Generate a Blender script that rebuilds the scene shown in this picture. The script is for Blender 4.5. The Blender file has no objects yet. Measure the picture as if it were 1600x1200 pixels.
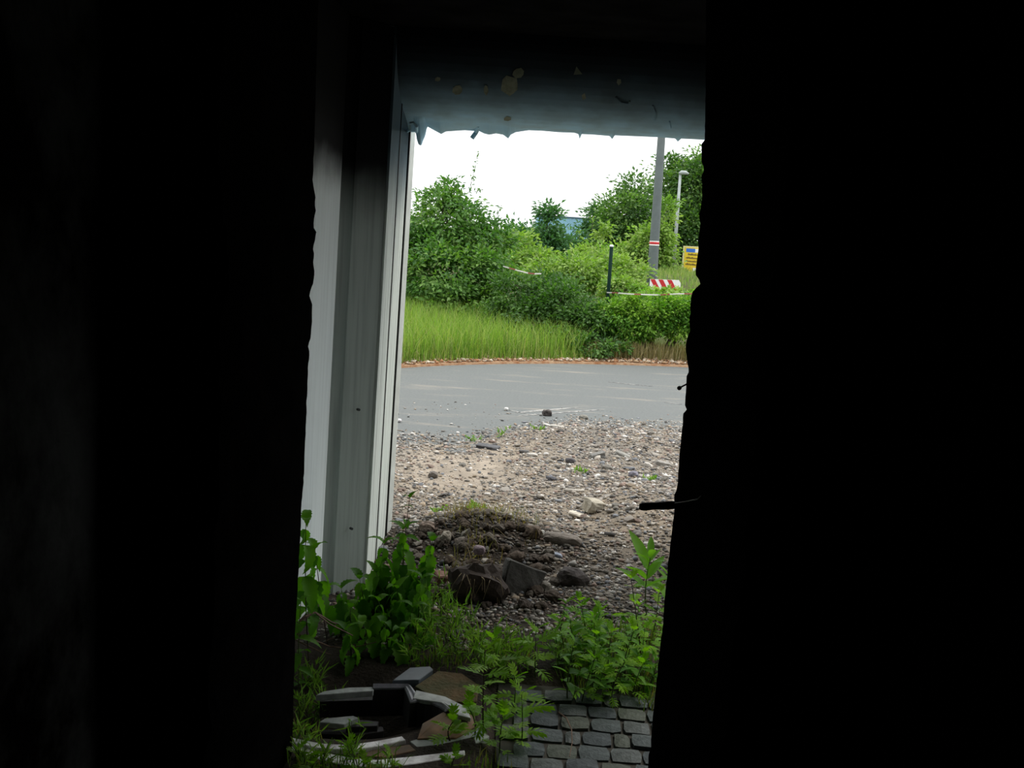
import bpy, bmesh, math, random
import numpy as np
from mathutils import Vector, Matrix

random.seed(7)
RNG = np.random.default_rng(11)
SC = bpy.context.scene
COL = SC.collection

# ------------------------------------------------------------------ camera
F_PX = 1600.0
PITCH, ROLL, EYE = math.radians(8.1), math.radians(3.6), 1.6
_f = Vector((0, math.cos(PITCH), -math.sin(PITCH)))
_u = Vector((0, math.sin(PITCH), math.cos(PITCH)))
_r = Vector((1, 0, 0))
CU = _u * math.cos(ROLL) - _r * math.sin(ROLL)
CR = _r * math.cos(ROLL) + _u * math.sin(ROLL)
CF = _f
CAMP = Vector((0, 0, EYE))
cam_d = bpy.data.cameras.new('camera')
cam = bpy.data.objects.new('camera', cam_d)
COL.objects.link(cam)
cam_d.sensor_width = 36; cam_d.lens = 36; cam_d.clip_start = 0.05; cam_d.clip_end = 500
m = Matrix.Identity(4)
for i in range(3):
    m[i][0] = CR[i]; m[i][1] = CU[i]; m[i][2] = -CF[i]; m[i][3] = CAMP[i]
cam.matrix_world = m
SC.camera = cam

def ray(px, py):
    return CF + CR * ((px - 800) / F_PX) + CU * ((600 - py) / F_PX)
def P(px, py, Y):
    d = ray(px, py); t = Y / d.y
    return CAMP + d * t
def G(px, py, z=0.0):
    d = ray(px, py); t = (z - EYE) / d.z
    return CAMP + d * t

# ------------------------------------------------------------------ light
SC.view_settings.view_transform = 'Standard'
SC.view_settings.look = 'None'
SC.view_settings.gamma = 1.0
SC.view_settings.exposure = 0.0
SC.view_settings.use_curve_mapping = False
w = bpy.data.worlds.new('overcast'); SC.world = w; w.use_nodes = True
nt = w.node_tree; nt.nodes.clear()
wo = nt.nodes.new('ShaderNodeOutputWorld'); bg = nt.nodes.new('ShaderNodeBackground')
tc = nt.nodes.new('ShaderNodeTexCoord'); sx = nt.nodes.new('ShaderNodeSeparateXYZ')
mr = nt.nodes.new('ShaderNodeMapRange')
mr.inputs[1].default_value = 0.0; mr.inputs[2].default_value = 1.0
mr.inputs[3].default_value = 1.45; mr.inputs[4].default_value = 2.9
nt.links.new(tc.outputs['Generated'], sx.inputs[0]); nt.links.new(sx.outputs['Z'], mr.inputs[0])
bg.inputs['Color'].default_value = (0.97, 0.985, 1.0, 1)
nt.links.new(mr.outputs[0], bg.inputs['Strength']); nt.links.new(bg.outputs[0], wo.inputs[0])
sun_d = bpy.data.lights.new('sun', 'SUN'); sun_d.energy = 1.6; sun_d.angle = math.radians(30)
sun_d.color = (1.0, 0.95, 0.85)
sun = bpy.data.objects.new('sun', sun_d); COL.objects.link(sun)
sun.rotation_euler = Vector((-0.55, -0.35, -1.0)).to_track_quat('-Z', 'Y').to_euler()

# ------------------------------------------------------------------ materials
def mat(name, col, rough=0.8, var=0.0, scale=8.0, col2=None, metal=0.0, bump=0.0, bscale=60.0, spec=0.3):
    M = bpy.data.materials.new(name); M.use_nodes = True
    n = M.node_tree; b = n.nodes['Principled BSDF']
    b.inputs['Roughness'].default_value = rough; b.inputs['Metallic'].default_value = metal
    b.inputs['Specular IOR Level'].default_value = spec
    b.inputs['Base Color'].default_value = (*col, 1)
    if col2 is not None or var:
        c2 = col2 if col2 is not None else tuple(c * (1 - var) for c in col)
        t = n.nodes.new('ShaderNodeTexCoord')
        no = n.nodes.new('ShaderNodeTexNoise'); no.inputs['Scale'].default_value = scale
        no.inputs['Detail'].default_value = 6; no.inputs['Roughness'].default_value = 0.65
        r = n.nodes.new('ShaderNodeValToRGB')
        r.color_ramp.elements[0].position = 0.38; r.color_ramp.elements[1].position = 0.62
        r.color_ramp.elements[0].color = (*c2, 1); r.color_ramp.elements[1].color = (*col, 1)
        n.links.new(t.outputs['Object'], no.inputs['Vector'])
        n.links.new(no.outputs['Fac'], r.inputs[0]); n.links.new(r.outputs[0], b.inputs['Base Color'])
    if bump:
        t2 = n.nodes.new('ShaderNodeTexCoord')
        nb = n.nodes.new('ShaderNodeTexNoise'); nb.inputs['Scale'].default_value = bscale; nb.inputs['Detail'].default_value = 5
        bp = n.nodes.new('ShaderNodeBump'); bp.inputs['Strength'].default_value = bump; bp.inputs['Distance'].default_value = 0.02
        n.links.new(t2.outputs['Object'], nb.inputs['Vector'])
        n.links.new(nb.outputs['Fac'], bp.inputs['Height']); n.links.new(bp.outputs[0], b.inputs['Normal'])
    return M

def attr_mat(name, rough=0.85, trans=0.0, tint=(1, 1, 1), objrand=False, spec=0.3, tcol=(1.0, 1.25, 0.45)):
    """colour from the per-leaf / per-stone attribute 'col'; optional translucency for leaves"""
    M = bpy.data.materials.new(name); M.use_nodes = True
    n = M.node_tree; b = n.nodes['Principled BSDF']
    b.inputs['Roughness'].default_value = rough; b.inputs['Specular IOR Level'].default_value = spec
    a = n.nodes.new('ShaderNodeAttribute'); a.attribute_name = 'col'
    mx = n.nodes.new('ShaderNodeMix'); mx.data_type = 'RGBA'; mx.blend_type = 'MULTIPLY'; mx.inputs[0].default_value = 1
    n.links.new(a.outputs['Color'], mx.inputs[6]); mx.inputs[7].default_value = (*tint, 1)
    out = mx.outputs[2]
    n.links.new(out, b.inputs['Base Color'])
    if trans:
        tr = n.nodes.new('ShaderNodeBsdfTranslucent')
        m2 = n.nodes.new('ShaderNodeMix'); m2.data_type = 'RGBA'; m2.blend_type = 'MULTIPLY'; m2.inputs[0].default_value = 1
        n.links.new(out, m2.inputs[6]); m2.inputs[7].default_value = (*tcol, 1)
        n.links.new(m2.outputs[2], tr.inputs['Color'])
        ms = n.nodes.new('ShaderNodeMixShader'); ms.inputs[0].default_value = trans
        n.links.new(b.outputs[0], ms.inputs[1]); n.links.new(tr.outputs[0], ms.inputs[2])
        n.links.new(ms.outputs[0], n.nodes['Material Output'].inputs['Surface'])
    return M

def leaf_mat(name, col, col2, trans=0.4, rough=0.5):
    """leaf whose shade differs from object to object"""
    M = bpy.data.materials.new(name); M.use_nodes = True
    n = M.node_tree; b = n.nodes['Principled BSDF']
    b.inputs['Roughness'].default_value = rough; b.inputs['Specular IOR Level'].default_value = 0.12
    oi = n.nodes.new('ShaderNodeObjectInfo')
    mx = n.nodes.new('ShaderNodeMix'); mx.data_type = 'RGBA'
    mx.inputs[6].default_value = (*col, 1); mx.inputs[7].default_value = (*col2, 1)
    n.links.new(oi.outputs['Random'], mx.inputs[0]); n.links.new(mx.outputs[2], b.inputs['Base Color'])
    tr = n.nodes.new('ShaderNodeBsdfTranslucent')
    m2 = n.nodes.new('ShaderNodeMix'); m2.data_type = 'RGBA'; m2.blend_type = 'MULTIPLY'; m2.inputs[0].default_value = 1
    n.links.new(mx.outputs[2], m2.inputs[6]); m2.inputs[7].default_value = (1.3, 1.6, 0.35, 1)
    n.links.new(m2.outputs[2], tr.inputs['Color'])
    ms = n.nodes.new('ShaderNodeMixShader'); ms.inputs[0].default_value = trans
    n.links.new(b.outputs[0], ms.inputs[1]); n.links.new(tr.outputs[0], ms.inputs[2])
    n.links.new(ms.outputs[0], n.nodes['Material Output'].inputs['Surface'])
    return M

def soot_glow_mat(name, col, z0, z1, soot_or_glow=(0.012, 0.012, 0.014), rough=0.8, dirt=0.25, streak=True):
    """painted metal burnt black above a smoke line between z0 and z1, grimy below; the top colour can hold painted lens glow"""
    M = bpy.data.materials.new(name); M.use_nodes = True
    n = M.node_tree; b = n.nodes['Principled BSDF']; b.inputs['Roughness'].default_value = rough
    b.inputs['Specular IOR Level'].default_value = 0.06
    g = n.nodes.new('ShaderNodeNewGeometry'); s = n.nodes.new('ShaderNodeSeparateXYZ')
    n.links.new(g.outputs['Position'], s.inputs[0])
    no = n.nodes.new('ShaderNodeTexNoise'); no.inputs['Scale'].default_value = 5; no.inputs['Detail'].default_value = 5
    n.links.new(g.outputs['Position'], no.inputs['Vector'])
    ad = n.nodes.new('ShaderNodeMath'); ad.operation = 'MULTIPLY_ADD'
    n.links.new(no.outputs['Fac'], ad.inputs[0]); ad.inputs[1].default_value = 0.12
    n.links.new(s.outputs['Z'], ad.inputs[2])
    mr = n.nodes.new('ShaderNodeMapRange'); mr.interpolation_type = 'SMOOTHSTEP'
    n.links.new(ad.outputs[0], mr.inputs[0]); mr.inputs[1].default_value = z0 + 0.06; mr.inputs[2].default_value = z1 + 0.06
    mp = n.nodes.new('ShaderNodeMapping'); mp.inputs['Scale'].default_value = (30, 30, 1.2)
    n.links.new(g.outputs['Position'], mp.inputs[0])
    n2 = n.nodes.new('ShaderNodeTexNoise'); n2.inputs['Scale'].default_value = 1.5; n2.inputs['Detail'].default_value = 6
    n.links.new(mp.outputs[0], n2.inputs['Vector'])
    r = n.nodes.new('ShaderNodeValToRGB'); r.color_ramp.elements[0].position = 0.3; r.color_ramp.elements[1].position = 0.55
    r.color_ramp.elements[0].color = (*(c * (1 - dirt) for c in col), 1); r.color_ramp.elements[1].color = (*col, 1)
    n.links.new(n2.outputs['Fac'], r.inputs[0])
    mx = n.nodes.new('ShaderNodeMix'); mx.data_type = 'RGBA'
    n.links.new(mr.outputs[0], mx.inputs[0]); n.links.new(r.outputs[0], mx.inputs[6]); mx.inputs[7].default_value = (*soot_or_glow, 1)
    n.links.new(mx.outputs[2], b.inputs['Base Color'])
    return M

# ------------------------------------------------------------------ mesh helpers
def raw_mesh(name, V, faces_flat, sizes, col=None, smooth=False):
    V = np.asarray(V, dtype=np.float32); faces_flat = np.asarray(faces_flat, dtype=np.int32); sizes = np.asarray(sizes, dtype=np.int32)
    me = bpy.data.meshes.new(name)
    me.vertices.add(len(V)); me.vertices.foreach_set('co', V.ravel())
    me.loops.add(len(faces_flat)); me.loops.foreach_set('vertex_index', faces_flat)
    me.polygons.add(len(sizes))
    st = np.concatenate([[0], np.cumsum(sizes)[:-1]]).astype(np.int32)
    me.polygons.foreach_set('loop_start', st)
    me.update(calc_edges=True)
    if col is not None:
        a = me.color_attributes.new('col', 'FLOAT_COLOR', 'POINT')
        c = np.ones((len(V), 4), dtype=np.float32); c[:, :3] = col
        a.data.foreach_set('color', c.ravel())
    if smooth:
        me.polygons.foreach_set('use_smooth', np.ones(len(sizes), dtype=bool))
    return me

def link(name, me, M=None, parent=None, loc=None):
    o = bpy.data.objects.new(name, me); COL.objects.link(o)
    if M is not None and me is not None and not me.materials: me.materials.append(M)
    if parent is not None: o.parent = parent
    if loc is not None: o.location = loc
    return o

def tag(o, label=None, cat=None, group=None, kind=None):
    if label: o['label'] = label
    if cat: o['category'] = cat
    if group: o['group'] = group
    if kind: o['kind'] = kind
    return o

def thing(name, label, cat, loc, group=None):
    o = bpy.data.objects.new(name, None); COL.objects.link(o); o.location = loc
    o.empty_display_size = 0.1
    return tag(o, label, cat, group)

class MB:
    """collects shapes in world coordinates and links them as one mesh object"""
    def __init__(s): s.v = []; s.f = []
    def add(s, vs, fs):
        k = len(s.v); s.v += [tuple(v) for v in vs]; s.f += [[i + k for i in f] for f in fs]; return s
    def box(s, a, b):
        x0, y0, z0 = a; x1, y1, z1 = b
        return s.add([(x0,y0,z0),(x1,y0,z0),(x1,y1,z0),(x0,y1,z0),(x0,y0,z1),(x1,y0,z1),(x1,y1,z1),(x0,y1,z1)],
                     [[0,3,2,1],[4,5,6,7],[0,1,5,4],[1,2,6,5],[2,3,7,6],[3,0,4,7]])
    def prism(s, top, thick, drop=Vector((0, 0, -1))):
        """top: list of Vectors (counter-clockwise from above); extruded downwards"""
        n = len(top); bot = [Vector(p) + drop * thick for p in top]
        fs = [list(range(n)), list(range(2 * n - 1, n - 1, -1))]
        for i in range(n):
            j = (i + 1) % n; fs.append([i, i + n, j + n, j])
        return s.add(list(top) + bot, fs)
    def tube(s, pts, radii, seg=6, cap=True):
        pts = [Vector(p) for p in pts]; n = len(pts)
        if not hasattr(radii, '__len__'): radii = [radii] * n
        vs = []; fs = []
        for i, p in enumerate(pts):
            t = (pts[min(i + 1, n - 1)] - pts[max(i - 1, 0)]).normalized()
            a = t.orthogonal().normalized() if i == 0 else (prev - t * prev.dot(t)).normalized()
            prev = a; b = t.cross(a)
            for k in range(seg):
                an = 2 * math.pi * k / seg
                vs.append(p + (a * math.cos(an) + b * math.sin(an)) * radii[i])
        for i in range(n - 1):
            for k in range(seg):
                k2 = (k + 1) % seg
                fs.append([i*seg+k, i*seg+k2, (i+1)*seg+k2, (i+1)*seg+k])
        if cap:
            fs.append(list(range(seg - 1, -1, -1))); fs.append(list(range((n-1)*seg, n*seg)))
        return s.add(vs, fs)
    def sweep(s, path, prof):
        """path of points, prof list of (offset sideways, up) -- open sheet with thickness given by the closed profile"""
        n = len(path); m_ = len(prof); vs = []; fs = []
        for i, p in enumerate(path):
            t = (path[min(i+1, n-1)] - path[max(i-1, 0)]); t.z = 0; t.normalize()
            side = Vector((-t.y, t.x, 0))
            for (a, b) in prof: vs.append(p + side * a + Vector((0, 0, b)))
        for i in range(n - 1):
            for k in range(m_):
                k2 = (k + 1) % m_
                fs.append([i*m_+k, (i+1)*m_+k, (i+1)*m_+k2, i*m_+k2])
        fs.append(list(range(m_))); fs.append(list(range(n*m_-1, (n-1)*m_-1, -1)))
        return s.add(vs, fs)
    def build(s, name, M, parent=None, smooth=False, bevel=0.0):
        base = parent.location if parent is not None else Vector((0, 0, 0))
        if parent is not None and parent.parent is not None: base = base + parent.parent.location
        me = bpy.data.meshes.new(name)
        me.from_pydata([tuple(Vector(v) - base) for v in s.v], [], s.f)
        bm = bmesh.new(); bm.from_mesh(me)
        bmesh.ops.recalc_face_normals(bm, faces=bm.faces)
        if bevel: bmesh.ops.bevel(bm, geom=bm.edges[:], offset=bevel, segments=1, affect='EDGES', clamp_overlap=True)
        bm.to_mesh(me); bm.free()
        if smooth:
            for p in me.polygons: p.use_smooth = True
        return link(name, me, M, parent)

def vnoise(x, y, seed=0):
    x = np.asarray(x, float); y = np.asarray(y, float)
    xi = np.floor(x).astype(np.int64); yi = np.floor(y).astype(np.int64)
    fx = x - xi; fy = y - yi; fx = fx*fx*(3-2*fx); fy = fy*fy*(3-2*fy)
    def h(a, b):
        n = (a * 374761393 + b * 668265263 + seed * 974711) & 0x7fffffff
        n = ((n ^ (n >> 13)) * 1274126177) & 0x7fffffff
        return ((n ^ (n >> 16)) & 0xffff) / 65535.0
    return (h(xi, yi)*(1-fx) + h(xi+1, yi)*fx)*(1-fy) + (h(xi, yi+1)*(1-fx) + h(xi+1, yi+1)*fx)*fy
def fbm(x, y, seed=0, oct=4):
    t = 0; a = 0.5
    for i in range(oct):
        t = t + a * (vnoise(x * 2**i, y * 2**i, seed + i * 17) - 0.5); a *= 0.5
    return t

# ------------------------------------------------------------------ heights of the ground
def bump(x, y, cx, cy, rx, ry, h):
    return h * np.exp(-(((x - cx) / rx) ** 2 + ((y - cy) / ry) ** 2))
def H(x, y):
    """gravel yard between the paving and the road"""
    x = np.asarray(x, float); y = np.asarray(y, float)
    z = -0.012 + 0 * x
    rough = np.clip((y - 4.2) / 0.6, 0, 1)
    z = z + rough * (0.035 * fbm(x * 2.2, y * 2.2, 3) + 0.03 * fbm(x * 9, y * 9, 5, 3))
    z = z + bump(x, y, -0.22, 5.2, 0.30, 0.33, 0.12) + bump(x, y, 0.12, 5.25, 0.35, 0.25, 0.07)      # soil heap
    z = z + bump(x, y, 0.95, 5.9, 0.45, 0.8, 0.12)                                                 # gravel ridge, right
    z = z + bump(x, y, 0.7, 8.3, 0.8, 0.5, 0.05) + bump(x, y, -0.9, 6.4, 0.35, 0.6, 0.06)
    z = z - bump(x, y, -0.35, 6.4, 0.45, 0.5, 0.015)                                               # bare track
    z = z - bump(x, y, -0.50, 3.31, 0.27, 0.19, 0.17)                                              # hollow under the debris
    z = z + bump(x, y, -0.72, 4.55, 0.35, 0.5, -0.075)                                              # trodden hollow at the post
    # fades out over the asphalt
    edge = 7.75 + 1.25 * np.clip((x + 0.35) / 0.9, 0, 1) + 0.5 * fbm(x * 1.6, y * 1.6, 21)
    z = z + 0.030 * np.clip(edge - y, 0, 0.5) / 0.5 - np.clip((y - edge) / 0.6, 0, 1) * 0.13
    # level under the cobbles
    pav = np.clip((x + 0.04) / 0.06, 0, 1) * np.clip((3.64 - y) / 0.10, 0, 1)
    return z * (1 - pav) - 0.028 * pav
_e = [G(622, 575.5), G(740, 570), G(850, 568.5), G(960, 570), G(1072, 574)]
EDGE = np.polyfit([p.x for p in _e], [p.y for p in _e], 3)
EX0, EX1 = -2.6, 3.4
def road_edge(x):
    x = np.clip(np.asarray(x, float), EX0, EX1); return np.polyval(EDGE, x)
def HB(x, y):
    """bank beyond the road"""
    x = np.asarray(x, float); y = np.asarray(y, float); d = y - road_edge(x)
    return np.clip(0.060 * (d - 0.25), -0.05, 0.84) + 0.05 * fbm(x * 0.7, y * 0.7, 9) * np.clip(d - 0.3, 0, 1)

# ------------------------------------------------------------------ the building (setting)
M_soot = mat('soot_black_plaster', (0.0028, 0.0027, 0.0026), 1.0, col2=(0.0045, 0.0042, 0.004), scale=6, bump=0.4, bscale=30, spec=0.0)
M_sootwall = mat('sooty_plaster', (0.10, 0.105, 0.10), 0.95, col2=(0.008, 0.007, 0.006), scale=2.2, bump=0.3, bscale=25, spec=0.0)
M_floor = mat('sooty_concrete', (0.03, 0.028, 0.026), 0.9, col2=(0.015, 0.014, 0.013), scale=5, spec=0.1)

LEFT_EDGE = [(500,-60),(498,0),(495,100),(492,200),(490,268),(489,286),(494,312),(491,318),(494,329),(489,354),(495,362),(492,379),(489,388),(492,400),
  (489,405),(492,425),(489,446),(483,460),(488,475),(488,500),(485,533),(481,538),(484,550),(481,592),(480,620),(479,654),(476,708),(475,750),(471,790),(471,800),
  (470,830),(468,860),(466,910),(463,960),(461,990),(461,1020),(459,1090),(457,1160),(455,1200),(453,1280)]
RIGHT_EDGE = [(1104,-60),(1103,0),(1102,120),(1101,219),(1096,225),(1096,257),(1102,264),(1096,270),(1097,310),(1092,336),(1094,352),(1090,375),(1091,391),(1087,420),
  (1086,432),(1095,440),(1094,445),(1083,453),(1079,466),(1078,479),(1079,488),(1076,500),(1078,515),(1072,534),(1071,544),(1074,567),(1076,580),(1072,587),
  (1071,616),(1070,633),(1074,639),(1067,645),(1066,666),(1063,695),(1060,724),(1059,749),(1057,766),(1053,774),(1054,795),(1051,812),(1049,837),(1046,858),
  (1043,882),(1043,895),(1040,912),(1038,940),(1035,980),(1030,1020),(1027,1050),(1024,1080),(1020,1120),(1017,1152),(1017,1168),(1013,1180),(1012,1200),(1008,1300)]
YF, YN = 2.9, 2.1
def jamb(mb, edge, sgn, zlo=-0.1, zhi=4.6, xout=6.0, xnear=None):
    pts = [P(a, b, YF) for a, b in edge]
    zs = np.array([p.z for p in pts])[::-1]; xs = np.array([p.x for p in pts])[::-1]
    zz = np.concatenate([[zlo], np.arange(zs.min(), zs.max(), 0.012), [zhi]])
    xx = np.interp(zz, zs, xs)
    xx[1:-1] += sgn * np.abs(fbm(zz[1:-1] * 40, zz[1:-1] * 0 + sgn, 31, 3)) * 0.006
    ND = 7; V = []; Fc = []
    for i, (z, x) in enumerate(zip(zz, xx)):
        for k in range(ND):
            t = k / (ND - 1); y = YF + (YN - YF) * t
            off = 0.0 if k == 0 else (0.012 + 0.02 * float(vnoise(z * 14, t * 6 + 9, 5)))
            V.append((x + sgn * off * min(1, t * 3), y, z))
        V.append((sgn * xout, YN, z)); V.append((sgn * xout, YF, z))
    R = ND + 2
    for i in range(len(zz) - 1):
        for k in range(R):
            k2 = (k + 1) % R
            Fc.append([i*R+k, i*R+k2, (i+1)*R+k2, (i+1)*R+k])
    Fc.append(list(range(R))); Fc.append([(len(zz)-1)*R + k for k in range(R)])
    mb.add(V, Fc)
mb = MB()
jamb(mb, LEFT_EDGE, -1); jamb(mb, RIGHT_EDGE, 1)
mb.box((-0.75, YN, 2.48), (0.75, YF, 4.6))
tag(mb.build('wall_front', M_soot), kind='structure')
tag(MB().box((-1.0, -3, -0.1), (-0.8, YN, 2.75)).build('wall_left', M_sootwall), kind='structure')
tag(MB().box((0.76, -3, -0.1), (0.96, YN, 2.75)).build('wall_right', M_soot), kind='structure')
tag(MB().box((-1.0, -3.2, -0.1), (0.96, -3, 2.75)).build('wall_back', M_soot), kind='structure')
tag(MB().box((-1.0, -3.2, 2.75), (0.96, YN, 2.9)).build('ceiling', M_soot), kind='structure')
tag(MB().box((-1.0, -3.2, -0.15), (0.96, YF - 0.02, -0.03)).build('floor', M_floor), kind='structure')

# vestibule between the inner doorway and the outer opening
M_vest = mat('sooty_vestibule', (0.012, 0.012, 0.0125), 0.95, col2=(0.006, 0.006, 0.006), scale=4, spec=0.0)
YI, YO = 4.60, 5.16                                  # inner and outer face of the outer wall
ZL, ZC = 2.135, 2.47                                 # lintel edge, vestibule ceiling
XR = 1.10
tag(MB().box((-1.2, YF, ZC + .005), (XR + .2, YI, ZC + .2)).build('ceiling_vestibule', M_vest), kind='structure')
tag(MB().box((XR, YF, 2.08), (XR + .2, YI, ZC)).build('added_right_header', M_vest), kind='structure')   # unseen header, added; side left open below it to light the floor

# ---- lintel of the outer opening: soffit coved to take up the lens glow, lower edge torn
M_lintel = bpy.data.materials.new('lens_glow_blue_paint'); M_lintel.use_nodes = True  # blue fading up into soot black: lens glow painted into the colour
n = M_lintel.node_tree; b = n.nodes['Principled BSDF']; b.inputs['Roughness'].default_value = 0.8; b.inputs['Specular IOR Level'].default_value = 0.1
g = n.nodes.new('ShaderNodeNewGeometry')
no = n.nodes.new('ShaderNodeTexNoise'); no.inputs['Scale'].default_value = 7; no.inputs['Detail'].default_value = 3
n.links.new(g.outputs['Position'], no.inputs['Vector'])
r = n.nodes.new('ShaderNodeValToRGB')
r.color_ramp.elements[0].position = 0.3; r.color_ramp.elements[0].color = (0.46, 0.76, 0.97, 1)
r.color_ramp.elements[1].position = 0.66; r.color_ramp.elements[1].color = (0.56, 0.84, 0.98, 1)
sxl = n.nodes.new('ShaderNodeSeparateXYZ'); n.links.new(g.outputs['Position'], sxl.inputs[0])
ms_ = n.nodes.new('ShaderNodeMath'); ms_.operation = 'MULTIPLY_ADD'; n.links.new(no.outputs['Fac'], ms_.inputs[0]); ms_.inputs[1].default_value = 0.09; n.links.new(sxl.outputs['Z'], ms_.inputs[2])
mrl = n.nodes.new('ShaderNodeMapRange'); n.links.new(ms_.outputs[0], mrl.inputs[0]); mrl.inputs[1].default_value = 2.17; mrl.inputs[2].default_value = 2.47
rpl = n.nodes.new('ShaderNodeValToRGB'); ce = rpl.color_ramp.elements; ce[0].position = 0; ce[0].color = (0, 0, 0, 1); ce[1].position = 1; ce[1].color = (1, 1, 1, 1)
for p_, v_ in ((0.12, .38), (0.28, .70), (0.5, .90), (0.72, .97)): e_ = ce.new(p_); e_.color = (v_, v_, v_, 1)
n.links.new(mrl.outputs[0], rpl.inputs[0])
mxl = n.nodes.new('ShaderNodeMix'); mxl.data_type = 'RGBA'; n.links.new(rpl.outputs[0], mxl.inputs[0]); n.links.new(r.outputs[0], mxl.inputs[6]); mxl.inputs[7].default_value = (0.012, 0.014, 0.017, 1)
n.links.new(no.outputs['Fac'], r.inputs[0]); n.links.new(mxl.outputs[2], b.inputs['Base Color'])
LOW = [(600,204),(640,206),(650,206),(651,216),(654,226),(658,227),(661,218),(664,212),(667,197),(676,202),(689,209),(696,205),(710,204),(726,203),(738,204),
       (748,204),(756,208),(764,210),(775,208),(786,210),(794,216),(798,210),(806,206),(826,203),(850,204),(872,206),(898,207),(904,209),(906,217),(909,209),
       (930,210),(953,212),(957,217),(961,211),(985,212),(1010,213),(1032,214),(1045,215),(1056,216),(1060,221),(1064,216),(1085,217),(1101,218),(1160,220),(1280,224)]
lp = [P(a, b_, YO) for a, b_ in LOW]
lx = np.array([p.x for p in lp]); lz = np.array([p.z for p in lp])
xs = np.concatenate([np.arange(-0.595, P(1105, 218, YO).x, 0.004), [1.0, XR + .2]])
zl = np.interp(xs, lx, lz)
ZE = float(np.median(zl)) + 0.0
CA, CB = YO - 0.01 - YI, ZC - ZE
V = []; Fc = []; NT = 16
for x, z in zip(xs, zl):
    V.append((x, YO + .02, 2.9)); V.append((x, YO + .02, z)); V.append((x, YO - .01, z))
    for k in range(1, NT + 1):
        t = k / NT * math.pi / 2
        zb = ZE + (z - ZE) * max(0, 1 - k * 0.4)
        V.append((x, YO - .01 - CA * math.sin(t), zb + (ZC - zb) * (1 - math.cos(t))))
    V.append((x, YI, 2.9))
R = NT + 4
for i in range(len(xs) - 1):
    for k in range(R):
        k2 = (k + 1) % R
        Fc.append([i*R+k, (i+1)*R+k, (i+1)*R+k2, i*R+k2])
Fc.append(list(range(R))); Fc.append([(len(xs)-1)*R + k for k in range(R - 1, -1, -1)])
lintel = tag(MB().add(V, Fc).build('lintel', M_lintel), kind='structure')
M_flake = mat('bare_plaster_spot', (0.22, 0.24, 0.17), 0.9, var=0.3, scale=30)
def soffit_point(px, py, lift=0.004):
    d = ray(px, py)
    for i in range(600):                            # march onto the cove
        Y = YI + i * 0.001; p = CAMP + d * (Y / d.y)
        s = (YO - .01 - Y) / CA
        if 0 <= s < 1:
            zc = ZE + CB * (1 - math.sqrt(1 - s * s))
            if p.z >= zc: return p - d.normalized() * lift
    return P(px, py, YI - .003)
for (cx, cy, rx, ry, nn) in [(796,134,15,17,11),(810,114,10,8,8),(902,113,9,8,3),(759,140,4,9,6),(684,124,5,4,6),(715,141,9,8,8),(912,151,4,6,4),(967,128,4,5,5),(793,186,7,4,6),(745,18,6,7,6),(744,41,5,7,5)]:
    if cy < 62: continue
    pts = []
    for k in range(nn):
        a = -2 * math.pi * k / nn + 0.4; q = 0.8 + 0.35 * random.random()
        pts.append(soffit_point(cx + rx * q * math.cos(a), cy + ry * q * math.sin(a)))
    c = sum(pts, Vector()) / nn
    MB().prism(pts, 0.003, (c - CAMP).normalized()).build('plaster_spot', M_flake, lintel)
def curl(pxs, r, name='plaster_shred', M=M_lintel):
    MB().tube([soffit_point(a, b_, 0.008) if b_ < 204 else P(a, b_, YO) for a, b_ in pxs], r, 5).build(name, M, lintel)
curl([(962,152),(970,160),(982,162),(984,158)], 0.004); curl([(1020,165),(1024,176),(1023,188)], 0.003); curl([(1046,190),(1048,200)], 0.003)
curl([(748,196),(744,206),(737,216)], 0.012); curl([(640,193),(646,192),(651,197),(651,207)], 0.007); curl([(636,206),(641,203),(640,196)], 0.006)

# ---- outer wall
M_facade = mat('grey_render', (0.26, 0.26, 0.25), 0.9, var=0.3, scale=3)
tag(MB().box((-6, YI + .02, -0.1), (-0.86, YO, 4.2)).box((XR - .08, YI, -0.1), (XR + .2, YO, ZC + .4)).box((-0.86, YI + .02, 2.9), (XR + .2, YO, 4.2)).build('wall_outer', M_facade), kind='structure')

# ---- stepped door post on the left (reveal of the outer opening)
M_postA = soot_glow_mat('light_grey_panel', (0.76, 0.83, 0.83), 1.70, 1.94, soot_or_glow=(0.004, 0.004, 0.0045), dirt=0.12)
M_postB = soot_glow_mat('grey_channel', (0.40, 0.46, 0.43), 1.55, 1.90, soot_or_glow=(0.004, 0.004, 0.0045), dirt=0.25)
M_postC = soot_glow_mat('worn_white_flange', (0.72, 0.78, 0.73), 1.60, 1.98, soot_or_glow=(0.11, 0.165, 0.20), dirt=0.40)  # bluish flange top paints lens glow over the soot
M_rubber = mat('black_seal', (0.01, 0.01, 0.01), 0.6)
M_strip = mat('pale_edge_strip', (0.66, 0.70, 0.66), 0.6, var=0.2)
def PX(px, py, Y): return P(px, py, Y).x
YA = 4.40
xA = PX(521, 520, YA); xB1 = PX(595.5, 500, 4.62); xC = PX(620, 510, 5.12)
post = thing('door_post', 'tall pale grey stepped door post left of the opening, sooty at its top', 'post', (xA, 4.5, 0))
ZB = -0.12
def vprism(name, prof, z0, z1, M, parent, bevel=0.0):
    n = len(prof); tl = 0.013                          # the post leans a touch
    v = [(a + tl * (z0 - 1.17), b_, z0) for a, b_ in prof] + [(a + tl * (z1 - 1.17), b_, z1) for a, b_ in prof]
    f = [[i, (i+1) % n, (i+1) % n + n, i + n] for i in range(n)] + [list(range(n)), list(range(n, 2*n))]
    return MB().add(v, f).build(name, M, parent, bevel=bevel)
vprism('side_panel', [(xA - .10, YF + .005), (xA - .05, YF + .005), (xA, YA), (xA - .03, YA + .03), (xA - .10, YA + .03)], ZB, ZC, M_postA, post)
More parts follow.
